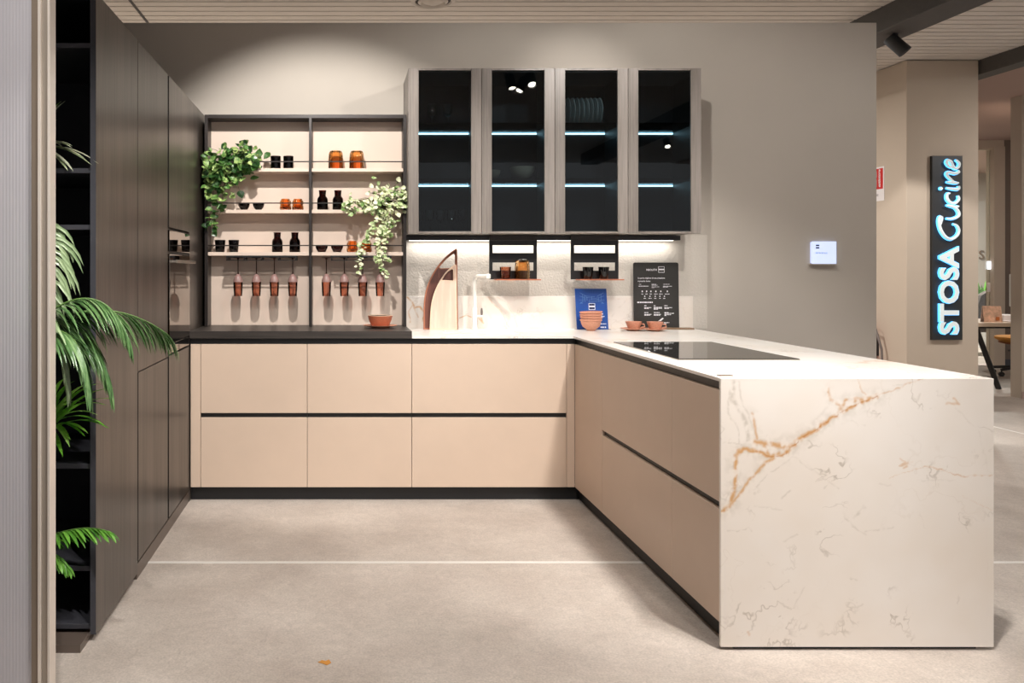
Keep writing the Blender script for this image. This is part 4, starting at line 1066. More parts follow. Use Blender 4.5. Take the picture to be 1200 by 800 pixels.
mh.lathe([(0, -0.006), (0.016, -0.006), (0.016, 0.006), (0, 0.006)], (XX(1098, COLY), ys_-0.010, ZZ(221.5, COLY)), 16, M4=Matrix.Rotation(PI/2, 4, 'X'))
mf.lathe([(0, -0.004), (0.012, -0.004), (0.012, 0.004), (0, 0.004)], (XX(1098, COLY), ys_-0.021, ZZ(221.5, COLY)), 16, M4=Matrix.Rotation(PI/2, 4, 'X'))
mh.build('script_letters_edge', M['letter_halo'], t, True); mf.build('script_letters', M['letter_face'], t, True)

# fire extinguisher sign on the column's side, partly behind the wall
x_ = 4.97
t = thing('extinguisher_sign', 'red and white fire extinguisher sign on the side of the taupe column', 'sign', (x_, 7.41, 1.98))
MB().box(x_-0.003, x_-0.0003, 7.285, 7.535, 1.985, 2.30).build('sign_plate', M['sign_white'], t)
MB().box(x_-0.0042, x_-0.0031, 7.300, 7.520, 2.095, 2.285).build('red_field', M['red'], t)
MB().box(x_-0.0050, x_-0.0042, 7.385, 7.425, 2.115, 2.185).box(x_-0.0050, x_-0.0042, 7.385, 7.425, 2.205, 2.262).box(x_-0.0050, x_-0.0042, 7.425, 7.47, 2.13, 2.25).build('pictogram', M['sign_white'], t)
text('ESTINTORE', 0.030, M['sign_grey'], t, 'printed_text', (x_-0.0034, 7.515, 2.03), (0, -1, 0), (0, 0, 1), extrude=0.0004)
text('estintore', 0.045, M['sign_white'], t, 'slanted_text', (x_-0.0046, 7.335, 2.108), (0, 0, 1), (0, 1, 0), extrude=0.0004, shear=0.4, offset=0.001)
t = thing('fire_extinguisher', 'wall-hung extinguisher by the taupe column, only its hose showing past the wall', 'fire extinguisher', (4.86, 7.42, 0.62))
MB().lathe([(0, 0.50), (0.075, 0.50), (0.08, 0.52), (0.08, 0.60), (0.08, 0.62)] and [(0, 0.0), (0.07, 0.0), (0.078, 0.01), (0.078, 0.36), (0.06, 0.41), (0.02, 0.43), (0, 0.43)], (4.885, 7.44, 0.40), 28).build('cylinder', M['red'], t, True)
MB().tube([(4.885, 7.44, 0.82), (4.87, 7.40, 0.86), (4.90, 7.30, 0.80), (4.92, 7.25, 0.62), (4.92, 7.24, 0.48)], 0.010, 10).build('hose', M['sign_grey'], t, True)
MB().box(4.955, 4.9695, 7.36, 7.52, 0.55, 0.75).build('bracket', M['black'], t)

# spotlight on the beam
def spot_fixture(loc, aim, label, glow=True, group=None, mount=CEIL):
    t = thing('track_spotlight', label, 'spotlight', loc)
    if group: t['group'] = group
    d = (Vector(aim)-Vector(loc)).normalized(); q = Vector((0, 0, -1)).rotation_difference(d).to_matrix().to_4x4()
    MB().lathe([(0, 0.075), (0.040, 0.075), (0.044, 0.070), (0.046, -0.078), (0.040, -0.080), (0.036, -0.062), (0, -0.062)], loc, 28, M4=q).build('lamp_head', M['sign_black'], t, True)
    MB().tube([Vector(loc)+Vector((0, 0, 0.03)), (loc[0], loc[1], mount)], 0.008, 10).build('mounting_stem', M['sign_black'], t, True)
    if glow:
        MB().lathe([(0, -0.064), (0.034, -0.064), (0.034, -0.066), (0, -0.066)], loc, 24, M4=q).build('lens', M['lamp_glow'], t)
    return t
spot_fixture((3.95, 5.66, 2.95), (4.25, 5.5, 2.55), 'small black cylinder spotlight under the charcoal ceiling beam', glow=False, mount=CEIL-0.17)

# ------------------------------------------------------------------ office beyond the column
# desk
dy0, dy1, dx0, dx1 = 8.95, 9.75, 7.0, 9.6
dx0 = 6.2
t = thing('desk', 'light oak desk with black slanted legs seen past the column', 'desk', (7.9, 9.3, 0))
zt = ZZ(376.5, 9.2)
MB().box(dx0, dx1, dy0, dy1, zt-0.045, zt, 0.002, 1).build('desk_top', M['desk'], t)
for (xa, ya, xb, yb) in ((7.21, 9.05, 7.42, 8.98), (7.21, 9.65, 7.42, 9.70), (9.4, 9.05, 9.55, 8.98), (9.4, 9.65, 9.55, 9.70)):
    MB().tube([(xa, ya, zt-0.046), (xb, yb, 0.0)], 0.028, 10).build('leg', M['sign_black'], t, True)
MB().box(7.15, 9.45, 9.33, 9.37, zt-0.09, zt-0.046).build('cross_bar', M['sign_black'], t)
# picture card
t = thing('photo_card', 'bent printed photo card of a kitchen standing on the desk', 'brochure', (7.4, 9.0, zt))
cy = 9.06; cx0, cx1 = XX(1153.5, cy), XX(1176, cy)
MB().prism([[(cx0, 0), (cx1-0.01, 0), (cx1, 0.18), (cx0+0.008, 0.185)]], lambda u, v: (u, cy+v*0.2, zt+0.0005+v), lambda u, v: (u, cy+0.003+v*0.2, zt+0.0005+v)).build('printed_face', M['photo_print'], t)
MB().prism([[(cx0+0.02, 0), (cx1+0.0, 0), (cx1, 0.18), (cx0+0.008, 0.185)]], lambda u, v: (u, cy+0.08-v*0.2+0.0, zt+0.0005+v), lambda u, v: (u, cy+0.083-v*0.2, zt+0.0005+v)).build('back_fold', M['paper'], t)
MB().box(cx0+0.135, cx0+0.175, cy+0.001, cy+0.004, zt+0.02, zt+0.06).build('orange_patch', M['orange_print'], t)
o = MB().box(XX(1177, 9.1), XX(1215, 9.1), 8.98, 9.28, zt+0.0003, zt+0.012, 0.001, 1).box(XX(1176, 9.2), XX(1206, 9.2), 9.2, 9.5, zt+0.0003, zt+0.07, 0.001, 1).build('paper_stack', M['paper'])
tag(o, 'white paper stack lying on the oak desk beside the photo card', 'papers')
# monitor
t = thing('monitor', 'flat dark computer monitor with pale rim at the edge of the desk', 'monitor', (8.1, 9.4, zt))
my = 9.35; mx0, mx1 = XX(1185, my), XX(1185, my)+0.55; mz0, mz1 = ZZ(359, my), ZZ(321, my)
MB().box(mx0, mx1, my, my+0.03, mz0, mz1, 0.003, 1).build('casing', M['steel'], t)
MB().box(mx0+0.012, mx1-0.012, my-0.002, my, mz0+0.012, mz1-0.025).build('screen', M['screen'], t)
MB().box(mx0+0.24, mx0+0.31, my+0.03, my+0.05, zt+0.01, mz0+0.15).box(mx0+0.16, mx0+0.39, my-0.05, my+0.12, zt+0.0003, zt+0.01).build('stand', M['steel'], t)
# office chair
ox, oy = XX(1193, 9.75), 10.1
ox = 8.62; oy = 10.1
t = thing('office_chair', 'office chair with mustard seat and black star base under the desk end', 'office chair', (ox, oy, 0))
zs = 0.50
MB().lathe([(0, 0.0), (0.10, 0.0), (0.20, 0.02), (0.255, 0.06), (0.262, 0.085), (0.24, 0.098), (0, 0.105)], (ox, oy, zs-0.09), 36).build('seat', M['mustard'], t, True)
MB().lathe([(0, 0.0), (0.11, 0.0), (0.215, 0.022), (0.225, 0.035), (0, 0.03)], (ox, oy, zs-0.105), 32).build('seat_shell', M['rust'], t, True)
MB().tube([(ox, oy, 0.10), (ox, oy, zs-0.10)], 0.025, 12).build('gas_column', M['steel'], t, True)
MB().tube([(ox-0.02, oy-0.03, zs-0.15), (ox-0.2, oy-0.06, zs-0.17)], 0.010, 8).build('lever', M['sign_black'], t, True)
MB().box(ox+0.22, ox+0.27, oy-0.19, oy+0.19, zs+0.10, zs+0.48, 0.02, 3).build('backrest', M['mustard'], t, True)
MB().tube([(ox+0.05, oy, zs-0.08), (ox+0.26, oy, zs-0.02), (ox+0.285, oy, zs+0.2)], 0.015, 8).build('back_arm', M['sign_black'], t, True)
for k in range(5):
    a = 2*PI*k/5+PI*1.06
    ex, ey = ox+0.29*math.cos(a), oy+0.29*math.sin(a)
    g_ = MB().tube([(ox, oy, 0.12), (ex, ey, 0.085)], 0.018, 8).build('base_arm', M['sign_black'], t, True)
    MB().lathe([(0, -0.022), (0.026, -0.022), (0.030, -0.015), (0.030, 0.015), (0.026, 0.022), (0, 0.022)], (ex, ey, 0.030), 18, M4=Matrix.Rotation(PI/2, 4, 'X')).tube([(ex, ey, 0.032), (ex, ey, 0.09)], 0.008, 8).build('caster', M['sign_black'], t, True)
# far room: armchair, plant, lit label, box, letter on the wall
fy_ = 12.5
t = thing('armchair', 'dark grey rounded armchair in the room beyond the office glass', 'armchair', (XX(1157, fy_), fy_, 0))
ax = XX(1160, fy_)
prof_ = [(ax-0.22, 0.42), (ax+0.25, 0.42), (ax+0.25, 1.0), (ax-0.02, 1.02), (ax-0.15, 0.95), (ax-0.22, 0.75)]
MB().prism([prof_], lambda u, v: (u, fy_-0.02, v), lambda u, v: (u, fy_+0.08, v)).build('backrest', M['grey_fabric'], t)
MB().box(ax-0.24, ax+0.25, fy_+0.08, fy_+0.58, 0.36, 0.48, 0.03, 3).build('seat', M['grey_fabric'], t, True)
for (a, b) in ((-0.2, 0.0), (0.2, 0.0), (-0.2, 0.5), (0.2, 0.5)):
    MB().tube([(ax+a, fy_+b+0.03, 0.38), (ax+a*1.1, fy_+b+0.03, 0)], 0.018, 8).build('leg', M['sign_black'], t, True)
def blade(mb, p, d, L, w, droop, n=5, fold=0.25, up=Vector((0, 0, 1))):
    """one leaf blade: a folded tapering strip that droops"""
    d = Vector(d).normalized(); side = d.cross(up)
    side = side.normalized() if side.length > 1e-4 else Vector((1, 0, 0))
    pts = []; q = Vector(p)
    for i in range(n+1):
        s = i/n; ww = w*(math.sin(PI*min(1, 0.12+0.88*s))**0.7 if s < 1 else 0.02)
        nrm = side.cross(d).normalized()
        pts.append((q-side*ww+nrm*ww*fold, q.copy(), q+side*ww+nrm*ww*fold))
        d = (d+Vector((0, 0, -droop/n))).normalized(); q = q+d*(L/n)
        side = d.cross(up).normalized() if d.cross(up).length > 1e-3 else side
    vs_ = [[mb.bm.verts.new(c_) for c_ in r_] for r_ in pts]
    for a, b in zip(vs_, vs_[1:]):
        mb.bm.faces.new((a[0], a[1], b[1], b[0])); mb.bm.faces.new((a[1], a[2], b[2], b[1]))
rnd = random.Random(11)
px_ = XX(1152, 13.9); t = thing('potted_grass_plant', 'bright green bushy potted plant in the room beyond the office glass', 'plant', (px_, 13.9, 0))
MB().lathe([(0, 0), (0.14, 0), (0.18, 0.75), (0.16, 0.75), (0.14, 0.7), (0, 0.7)], (px_, 13.9, 0), 24).build('planter', M['pot_white'], t, True)
mb = MB()
for i in range(90):
    a = rnd.uniform(0, 2*PI); e_ = rnd.uniform(0.25, 1.4)
    blade(mb, (px_+0.05*math.cos(a), 13.9+0.05*math.sin(a), 0.72), (math.cos(a)*math.cos(e_), math.sin(a)*math.cos(e_), math.sin(e_)*2), rnd.uniform(0.4, 0.7), 0.018, rnd.uniform(0.8, 1.8))
mb.build('foliage', M['palm_bright'], t, keep=True)
struct('window_1', MB().box(6.2, 9.17, yo+0.05, yo+0.06, 0.02, 3.05), clear('office window glass', (0.93, 0.95, 0.93, 1)))
ly_ = yo+0.046
t = thing('glass_label', 'small lit label fixed on the office glass above the white card', 'label', (XX(1161, ly_), ly_, ZZ(315, ly_)))
MB().box(XX(1157, ly_), XX(1164, ly_), ly_-0.012, ly_+0.003, ZZ(315.5, ly_), ZZ(306, ly_), 0.002, 1).build('light_face', M['lit_panel_low'], t)
t = thing('white_card', 'white card fixed on the office glass under the lit label', 'card', (XX(1161, ly_), ly_, ZZ(342, ly_)))
MB().box(XX(1157.5, ly_), XX(1163, ly_), ly_-0.003, ly_+0.003, ZZ(342, ly_), ZZ(331, ly_), 0.001, 1).build('card_face', M['paper'], t)
t = thing('wall_letter', 'dark letter S mounted on the pale far wall of the office', 'letter', (XX(1150.5, 14.98), 14.99, ZZ(304, 14.98)))
text('S', 0.24, M['brown_wood'], t, 'letter_body', (XX(1147.2, 14.98), 14.985, ZZ(303.5, 14.98)), (1, 0, 0), (0, 0, 1), extrude=0.012)

# ------------------------------------------------------------------ reeded glass screen at the left
YG = 2.30
sxr = XX(61, YG)
t = thing('glass_screen', 'reeded frosted glass sliding screen in champagne aluminium frame, nearest the viewer', 'glass screen', (-1.6, YG, 0))
def gx_(px): return XX(px, YG)
MB().box(gx_(38.5), gx_(47), YG-0.012, YG+0.03, 0.0, CEIL-0.02, 0.001, 1).build('inner_stile', M['alu_dark'], t)
MB().box(gx_(47), gx_(50.5), YG-0.020, YG+0.03, 0.0, CEIL-0.02, 0.001, 1).build('bright_bead', M['alu_light'], t)
MB().box(gx_(50.5), gx_(58), YG-0.010, YG+0.03, 0.0, CEIL-0.02, 0.001, 1).build('outer_stile', M['alu'], t)
MB().box(gx_(58), sxr, YG-0.018, YG+0.03, 0.0, CEIL-0.02, 0.001, 1).build('edge_bead', M['alu_light'], t)
MB().box(-2.3, gx_(38.5), YG-0.012, YG+0.03, 0.0, 0.05).build('bottom_rail', M['alu_dark'], t)
MB().box(-2.3, gx_(38.5), YG-0.012, YG+0.03, CEIL-0.07, CEIL-0.02).build('top_rail', M['alu_dark'], t)
mb = MB(); x = -2.3; x1_ = gx_(38.5)-0.001; p0 = None; pw = 0.0095
col = []
while x < x1_:
    for k in range(4):
        a = k/4; xx = x+pw*a
        if xx > x1_: break
        col.append((xx, YG+0.004-0.0009*math.sin(PI*a)))
    x += pw
for z0_, z1_ in ((0.05, CEIL-0.07),):
    A = [mb.bm.verts.new((a, b, z0_)) for a, b in col]; B = [mb.bm.verts.new((a, b, z1_)) for a, b in col]
    for i in range(len(col)-1): mb.bm.faces.new((A[i], A[i+1], B[i+1], B[i]))
mb.build('reeded_pane', M['reeded'], t, True, keep=True)

# ------------------------------------------------------------------ palms and pots by the shelf tower
def bez(P, n):
    P = [Vector(p) for p in P]; out = []
    for i in range(n+1):
        s = i/n; Q = P[:]
        while len(Q) > 1: Q = [Q[k]*(1-s)+Q[k+1]*s for k in range(len(Q)-1)]
        out.append(Q[0])
    return out
def frond(t, ctrl, nleaf, leaf_len, leaf_w, mat, droop=0.9, start=0.18, spread=0.9, seed=1, stem_r=0.004, updir=(0, 0, 1), back=0.0, hang=-0.15):
    rr = random.Random(seed); path = bez(ctrl, 40)
    n_ = len(path)
    s_ = MB().tube(path, stem_r, 7, rr=[stem_r*(1.1-0.8*i/(n_-1)) for i in range(n_)]).build('frond_stem', M['stem'], t, True)
    mb = MB()
    for i in range(nleaf):
        s = start+(1-start)*i/(nleaf-1); k = min(n_-2, int(s*(n_-1)))
        p = path[k]+(path[k+1]-path[k])*(s*(n_-1)-k); d = (path[min(k+1, n_-1)]-path[max(0, k-1)]).normalized()
        side = d.cross(Vector(updir)); side = side.normalized() if side.length > 1e-3 else Vector((1, 0, 0))
        L = leaf_len*(0.45+0.75*math.sin(PI*(0.15+0.75*s)))
        for sg in (-1, 1):
            dd = d*(0.75+0.5*s)+side*sg*spread*(1.05-0.6*s)+Vector((rr.uniform(-.08, .08), rr.uniform(-.08, .08), rr.uniform(-.06, .08)+hang))
            blade(mb, p, dd, L*rr.uniform(0.9, 1.1), leaf_w, droop*rr.uniform(0.75, 1.2), up=Vector(updir))
    mb.build('frond', mat, t, keep=True, smooth=False)
t = thing('palm_plant', 'large potted palm with arching fronds between the glass screen and the shelf tower', 'palm', (-1.13, 2.56, 0))
bx_, by_ = -1.13, 2.56
MB().lathe([(0, 0), (0.12, 0), (0.15, 0.28), (0.155, 0.30), (0.14, 0.30), (0.135, 0.26), (0, 0.26)], (bx_, by_, 0), 32).build('planter', M['pot_black'], t, True)
MB().lathe([(0, 0.261), (0.132, 0.262), (0, 0.268)], (bx_, by_, 0), 24).build('soil', M['soil'], t)
MB().tube([(bx_, by_, 0.26), (bx_+0.01, by_, 0.6), (bx_, by_-0.01, 1.0)], 0.022, 12, rr=[0.026, 0.022, 0.016]).build('trunk', M['vine'], t, True)
Y1 = 2.55
def P_(px, py, Y): return tuple(PX(px, py, Y))
b0 = (bx_, by_-0.01, 0.98)
# long arching frond to the right
frond(t, [b0, P_(50, 350, 2.55), P_(135, 345, 2.62), P_(197, 392, 2.70)], 46, 0.15, 0.0048, M['palm'], droop=1.7, start=0.3, spread=0.75, seed=3)
# second frond, drooping in front of the tower
frond(t, [b0, P_(55, 340, 2.56), P_(110, 370, 2.58), P_(128, 445, 2.60)], 44, 0.16, 0.0050, M['palm'], droop=1.5, start=0.25, spread=0.9, seed=4)
frond(t, [b0, P_(60, 330, 2.52), P_(125, 325, 2.54), P_(150, 395, 2.56)], 36, 0.13, 0.0048, M['palm'], droop=1.6, start=0.35, spread=0.8, seed=14)
frond(t, [b0, P_(50, 360, 2.48), P_(95, 372, 2.46), P_(104, 450, 2.46)], 36, 0.14, 0.0052, M['palm'], droop=1.5, start=0.3, spread=0.7, seed=15)
# hanging pale frond near the screen
frond(t, [b0, P_(40, 330, 2.5), P_(72, 345, 2.50), P_(80, 440, 2.50)], 34, 0.15, 0.0058, M['palm_pale'], droop=1.5, start=0.35, spread=0.6, seed=5, hang=-0.4)
# upright frond whose leaflets sweep down to the right
frond(t, [b0, P_(38, 350, 2.55), P_(46, 290, 2.60), P_(50, 262, 2.62)], 38, 0.18, 0.0062, M['palm_pale'], droop=3.4, start=0.12, spread=1.0, seed=6, hang=-0.2, updir=(0, -1, 0.3))
frond(t, [b0, P_(20, 340, 2.6), P_(-30, 330, 2.6), P_(-70, 400, 2.65)], 20, 0.20, 0.011, M['palm'], droop=1.3, seed=7)
frond(t, [b0, (bx_-0.02, by_-0.02, 1.3), (bx_-0.1, by_+0.02, 1.6), (bx_-0.3, by_+0.05, 1.7)], 22, 0.22, 0.012, M['palm'], droop=1.3, seed=8)

def shelf_plant(name, label, cat, base, mat, fr, pot=0.07, ph=0.11):
    t = thing(name, label, cat, base)
    MB().lathe([(0, 0.0005), (pot*0.8, 0.0005), (pot, ph), (pot*0.92, ph), (pot*0.88, ph*0.85), (0, ph*0.85)], base, 28).build('planter', M['pot_black'], t, True)
    MB().lathe([(0, ph*0.86), (pot*0.87, ph*0.86), (0, ph*0.9)], base, 20).build('soil', M['soil'], t)
    fr(t, Vector(base)+Vector((0, 0, ph*0.86)))
    return t
def fr_top(t, b):
    mb = MB(); rr = random.Random(21)
    tips = [(85, 165), (80, 168), (98, 179), (107, 185), (104, 187), (88, 191), (84, 196), (75, 196)]
    for (a, c_) in tips:
        q = PX(a, c_, 2.86); d = q-b; L = d.length
        blade(mb, b+Vector((rr.uniform(-.02, .02), rr.uniform(-.02, .02), 0)), d+Vector((0, 0, 0.30*L)), L*1.10, 0.011, 0.65, n=7)
    for i in range(34):
        a = rr.uniform(0, 2*PI); e_ = rr.uniform(0.5, 1.3)
        if math.cos(a) > 0.2: e_ = rr.uniform(1.2, 1.5)
        blade(mb, b, (math.cos(a)*math.cos(e_), math.sin(a)*math.cos(e_)*0.8-0.1, math.sin(e_)), rr.uniform(0.13, 0.24), 0.008, 1.1)
    mb.build('foliage', M['lily'], t, keep=True)
shelf_plant('striped_grass_plant', 'small potted plant with striped pale blades on the upper tower shelf', 'plant', (-1.16, 2.99, SHZ[1]+0.009), M['lily'], fr_top)
def fr_mid(t, b):
    mb = MB(); rr = random.Random(22)
    tips = [(121, 447), (119, 460), (115, 475), (106, 482), (112, 497), (116, 494), (95, 503), (95, 510), (75, 527), (78, 515), (100, 447), (108, 450), (82, 450), (75, 445), (90, 470), (72, 535)]
    for (a, c_) in tips:
        q = PX(a, c_, 2.74); d = q-b; L = d.length
        blade(mb, b+Vector((rr.uniform(-.01, .01), rr.uniform(-.02, .02), rr.uniform(0, .03))), d+Vector((0, 0, 0.40*L)), L*1.14, 0.011, 0.8, n=8)
    for i in range(30):
        a = rr.uniform(0, 2*PI); e_ = rr.uniform(0.3, 1.4)
        if math.cos(a) > 0.1: e_ = rr.uniform(1.2, 1.5)
        blade(mb, b, (math.cos(a)*math.cos(e_), math.sin(a)*math.cos(e_)*0.6-0.2, math.sin(e_)), rr.uniform(0.12, 0.2), 0.011, 1.0)
    mb.build('foliage', M['lime'], t, keep=True)
shelf_plant('bright_grass_plant', 'bright green bushy plant on the tower shelf just below the large palm', 'plant', (-1.10, 2.94, SHZ[4]+0.009), M['palm_bright'], fr_mid)
def fr_low(t, b):
    b = Vector(b)
    frond(t, [b, PX(40, 640, 2.84), PX(85, 608, 2.80), PX(126, 622, 2.78)], 18, 0.085, 0.007, M['palm_bright'], droop=0.8, start=0.25, spread=0.6, seed=31, hang=-0.25)
    frond(t, [b, PX(38, 650, 2.86), PX(60, 640, 2.82), PX(78, 662, 2.80)], 12, 0.08, 0.008, M['palm_bright'], droop=0.9, start=0.3, spread=0.6, seed=32)
    frond(t, [b, b+Vector((-.05, -.05, .15)), b+Vector((-.15, -.1, .15)), b+Vector((-.2, -.1, .0))], 14, 0.08, 0.008, M['palm_bright'], seed=33)
shelf_plant('low_fern_plant', 'small green fern-like plant on the lowest tower shelf near the floor', 'plant', (-1.14, 3.02, SHZ[5]+0.009), M['palm_bright'], fr_low, 0.06, 0.07)

# ------------------------------------------------------------------ trailing plants on the wall shelving
def ivy(name, label, base, clusters, trails, mat, leaf, seed, pot=(0.045, 0.062)):
    rr = random.Random(seed)
    t = thing(name, label, 'trailing plant', base)
    r_, h_ = pot
    MB().lathe([(0, 0.0005), (r_*0.8, 0.0005), (r_, h_), (r_*0.9, h_), (r_*0.85, h_*0.85), (0, h_*0.85)], base, 24).build('planter', M['pot_black'], t, True)
    vn = MB(); lf = MB()
    def leaf_at(p, d, L):
        d = Vector(d).normalized(); p = Vector((max(p.x, -0.855), min(p.y, YSH-0.02), p.z))
        u = Vector((rr.uniform(-.5, .5), rr.uniform(-1, -.3), rr.uniform(0, 1))).normalized()
        s = d.cross(u).normalized(); nn = s.cross(d).normalized()
        out = [(0, 0), (0.16, 0.34), (0.42, 0.46), (0.72, 0.28), (1.0, 0)]
        mid = [lf.bm.verts.new(p+d*a*L-nn*(0.10*L*math.sin(PI*a))) for a, b in out]
        for sg in (-1, 1):
            e_ = [lf.bm.verts.new(p+d*a*L+s*b*L*sg+nn*b*L*0.35-nn*(0.10*L*math.sin(PI*a))) for a, b in out[1:-1]]
            lf.bm.faces.new((mid[0], mid[1], e_[0])); lf.bm.faces.new((mid[1], mid[2], e_[1], e_[0])); lf.bm.faces.new((mid[2], mid[3], e_[2], e_[1])); lf.bm.faces.new((mid[3], mid[4], e_[2]))
    for (px, py, Y, w, h, n) in clusters:
        for i in range(n):
            c_ = PX(px+rr.gauss(0, w/2.2), py+rr.gauss(0, h/2.2), Y+rr.uniform(-0.035, 0.03))
            d = (rr.uniform(-1, 1), rr.uniform(-0.9, 0.1), rr.uniform(-1, 0.5))
            leaf_at(c_, d, leaf*rr.uniform(0.7, 1.2))
            if i % 3 == 0: vn.tube([Vector(base)+Vector((0, 0, h_*0.9)), (Vector(base)+Vector((0, 0, h_))+c_)/2+Vector((0, 0, 0.02)), c_], 0.0013, 5)
    for pts in trails:
        P = [PX(*p) for p in pts]; path = []
        sm_ = []
        for i in range(len(P)-1):
            for k in range(5): sm_.append(P[i].lerp(P[i+1], k/5))
        sm_.append(P[-1])
        vn.tube(sm_, 0.0014, 5)
        L = sum((a-b).length for a, b in zip(sm_, sm_[1:])); nl = int(L/(leaf*0.36))
        for i in range(nl):
            s = i/nl*(len(sm_)-1); k = int(s); p = sm_[k].lerp(sm_[min(k+1, len(sm_)-1)], s-k)
            p = p+Vector((rr.uniform(-.008, .008), rr.uniform(-.008, .004), rr.uniform(-.005, .005)))
            leaf_at(p, (rr.choice((-1, 1))*rr.uniform(.4, 1), rr.uniform(-.8, .0), rr.uniform(-1, .2)), leaf*rr.uniform(.6, 1.05))
    vn.build('vine', M['vine'], t, True); lf.build('foliage', mat, t, keep=True)
    return t
YI = 4.955
ivy('trailing_ivy', 'dark green ivy spilling from the top left shelf by the tall cupboards', (XX(268, 5.04), 5.04, SZ[0]),
    [(272, 186, 5.0, 36, 16, 75), (262, 196, YI, 30, 20, 65), (284, 180, 5.0, 20, 14, 26), (291, 188, YI, 14, 12, 22), (252, 212, YI, 20, 26, 60), (276, 200, YI, 20, 14, 30), (299, 188, YI, 8, 8, 9)],
    [[(262, 196, 4.98), (252, 206, YI), (247, 225, YI), (250, 240, YI), (246, 252, YI), (243, 270, YI)], [(268, 198, 4.98), (258, 215, YI), (262, 230, YI), (258, 250, YI), (249, 262, YI), (250, 272, YI)],
     [(256, 200, 4.97), (243, 206, YI), (240, 222, YI), (246, 236, YI)], [(290, 185, 5.0), (296, 186, YI), (303, 192, YI)]], M['ivy'], 0.050, 41)
ivy('trailing_variegated_plant', 'pale variegated trailing plant hanging from the right end of the middle shelf', (XX(452, 5.04), 5.04, SZ[1]),
    [(455, 234, YI, 30, 22, 95), (436, 243, YI, 24, 14, 50), (418, 240, YI, 16, 10, 34), (409, 238, YI, 9, 9, 14), (457, 224, 4.98, 16, 8, 24), (466, 240, YI, 12, 20, 34), (452, 256, YI, 14, 12, 22), (449, 268, YI, 12, 14, 20)],
    [[(448, 248, YI), (440, 262, YI-.01), (434, 272, YI-.01), (426, 290, YI-.01), (420, 305, YI-.01), (419, 322, YI-.01)], [(452, 255, YI), (447, 272, YI-.01), (445, 290, YI-.01), (442, 305, YI-.01), (448, 316, YI-.01), (455, 326, YI-.01)],
     [(456, 255, YI), (452, 275, YI-.01), (450, 295, YI-.01), (454, 303, YI-.01), (460, 307, YI-.01)], [(470, 236, YI), (472, 228, YI), (474, 222, YI)], [(436, 262, YI), (432, 276, YI-.01), (424, 284, YI-.01), (421, 300, YI-.01)],
     [(450, 250, YI), (444, 280, YI-.012), (441, 300, YI-.012), (446, 312, YI-.012)]], M['ivy_pale'], 0.034, 42)

fl_ = PX(380, 776, 2.715)
o = MB().prism([[(-0.022, 0.0), (-0.008, 0.007), (0.004, 0.004), (0.016, 0.009), (0.024, -0.002), (0.010, -0.010), (-0.004, -0.005)]], lambda u, v: (fl_.x+u, fl_.y+v*2, 0.0006+0.004*abs(v)*20*0.1), lambda u, v: (fl_.x+u, fl_.y+v*2, 0.0016+0.004*abs(v)*20*0.1)).build('dry_petal', M['mustard'])
tag(o, 'tiny yellow dry petal lying alone on the pale floor', 'petal')
# ------------------------------------------------------------------ lamps of the showroom, and unseen ones added as fill
def spot(loc, aim, watt, angle, blend=0.35, col=(1, 0.965, 0.925), rad=0.03):
    L = bpy.data.lights.new('spot_lamp', 'SPOT'); L.energy = watt; L.spot_size = math.radians(angle); L.spot_blend = blend
    L.color = col; L.shadow_soft_size = rad
    o = bpy.data.objects.new('spot_lamp', L); C.objects.link(o); o.location = loc
    o.rotation_euler = (Vector(aim)-Vector(loc)).to_track_quat('-Z', 'Y').to_euler()
    return o
WATT = 1.0
SP = [ # loc, aim, watts, cone, blend
 ((-0.25, 3.40, 3.05), (-0.15, 5.2, 1.45), 205, 76, 0.5),
 ((1.80, 3.50, 3.05), (0.9, 5.2, 1.6), 60, 84, 0.5),
 ((1.28, 3.40, 3.05), (2.3, 5.2, 1.7), 70, 84, 0.6),
 ((1.75, 2.35, 3.05), (1.75, 4.0, 0.9), 170, 70, 0.5),
 ((1.60, 2.20, 3.05), (1.9, 3.0, 0.96), 130, 60, 0.6),
 ((1.50, 1.10, 3.05), (1.8, 2.8, 0.4), 62, 70, 0.7),
 ((1.68, 2.10, 3.05), (0.2, 3.2, 0.0), 170, 80, 0.6),
 ((0.40, 1.00, 3.05), (0.3, 2.6, 0.0), 160, 90, 0.7),
 ((0.10, 2.00, 3.05), (0.1, 4.6, 0.6), 75, 70, 0.6),
 ((-0.45, 1.10, 3.05), (-1.05, 2.6, 0.9), 130, 56, 0.7),  # added to brighten the glass screen and the palm
 ((3.9, 3.0, 3.0), (3.3, 5.2, 1.3), 30, 80, 0.8),
 ((4.25, 5.5, 2.9), (5.15, 7.0, 0.9), 130, 52, 0.3),
 ((3.6, 1.5, 3.0), (3.4, 3.2, 0.0), 60, 90, 0.8),
 ((4.50, -1.30, 3.05), (4.0, 1.5, 0.0), 60, 60, 0.6),
 ((0.50, 1.30, 3.05), (-1.02, 2.72, 0.75), 90, 34, 0.5),  # extra spot added to light the tower plants from the right
]
SPOT_NAMES = {3: 'ceiling spotlight aimed at the hob, one of the cluster mirrored in the cabinet glass', 4: 'ceiling spotlight aimed at the front of the peninsula, one of the mirrored cluster',
 6: 'ceiling spotlight aimed at the floor, one of the mirrored cluster', 13: 'lone ceiling spotlight behind the viewer, mirrored small in the last glass cabinet'}
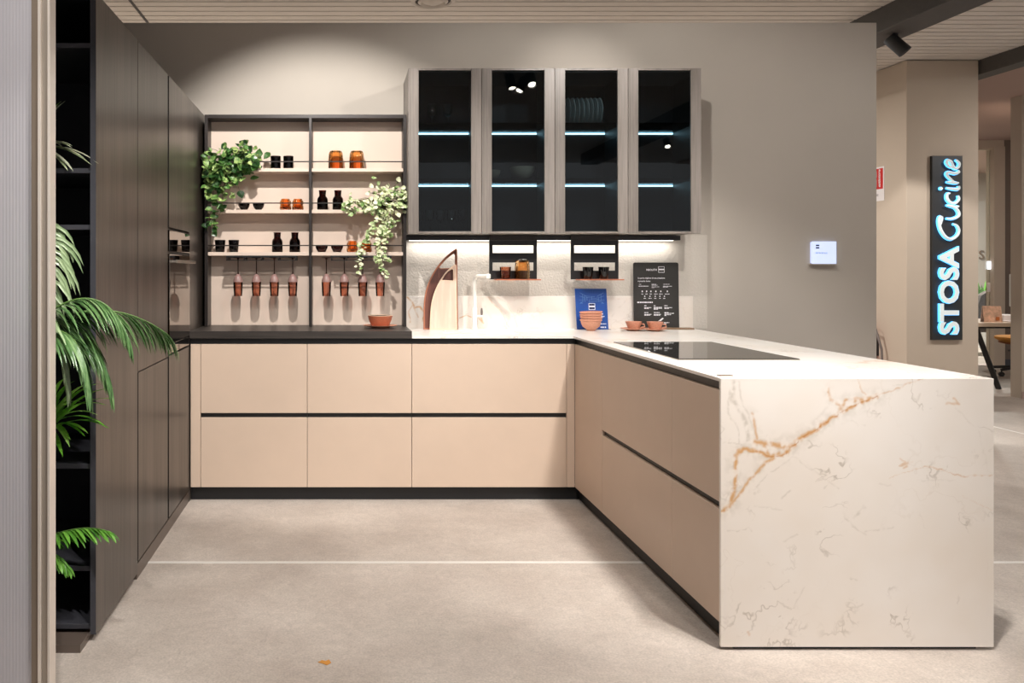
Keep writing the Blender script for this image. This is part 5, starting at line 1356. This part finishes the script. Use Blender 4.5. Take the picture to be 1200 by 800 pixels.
for k_, lb_ in SPOT_NAMES.items():
    l_, a_ = Vector(SP[k_][0]), Vector(SP[k_][1])
    spot_fixture(tuple(l_-(a_-l_).normalized()*0.085), SP[k_][1], lb_, group='ceiling spotlights')
for l, a, w, an, bl in SP: spot(l, a, w*WATT, an, bl)
# under-cabinet light
L = bpy.data.lights.new('rail_lamp', 'AREA'); L.shape = 'RECTANGLE'; L.size = 1.72; L.size_y = 0.02; L.energy = 3.6; L.color = (1, 0.97, 0.92)
o = bpy.data.objects.new('rail_lamp', L); C.objects.link(o); o.location = (1.29, 5.172, 1.533)
# unseen lamps added to brighten the office and the ceiling behind the wall
for (x, y, w) in ((7.9, 8.5, 60), (9.8, 13.4, 260), (6.5, 5.5, 50), (0.4, 7.2, 80), (3.0, 7.4, 55), (-1.6, 6.6, 40)):
    L = bpy.data.lights.new('ceiling_fill_lamp', 'AREA'); L.shape = 'DISK'; L.size = 0.35; L.energy = w; L.color = (1, 0.96, 0.92)
    o = bpy.data.objects.new('ceiling_fill_lamp', L); C.objects.link(o); o.location = (x, y, 3.1)

# ------------------------------------------------------------------ surroundings, camera, output look
wd = bpy.data.worlds.new('showroom'); bpy.context.scene.world = wd; wd.use_nodes = True
bg = wd.node_tree.nodes['Background']; bg.inputs[0].default_value = (0.97, 0.95, 0.95, 1); bg.inputs[1].default_value = 0.56
cam = bpy.data.cameras.new('camera'); co = bpy.data.objects.new('camera', cam); C.objects.link(co)
co.location = (0, 0, EYE); co.rotation_euler = (PI/2, 0, 0)
cam.sensor_width = 36; cam.lens = F/1200*36; cam.shift_x = (600-CX)/1200; cam.shift_y = -(400-CY)/1200
cam.clip_start = 0.05; cam.clip_end = 60
sc = bpy.context.scene; sc.camera = co
sc.view_settings.view_transform = 'Standard'; sc.view_settings.look = 'None'; sc.view_settings.gamma = 1; sc.view_settings.exposure = 0.0
sc.view_settings.use_curve_mapping = False
sc.cycles.use_denoising = True; sc.cycles.max_bounces = 10; sc.cycles.transparent_max_bounces = 24
sc.cycles.sample_clamp_indirect = 6.0
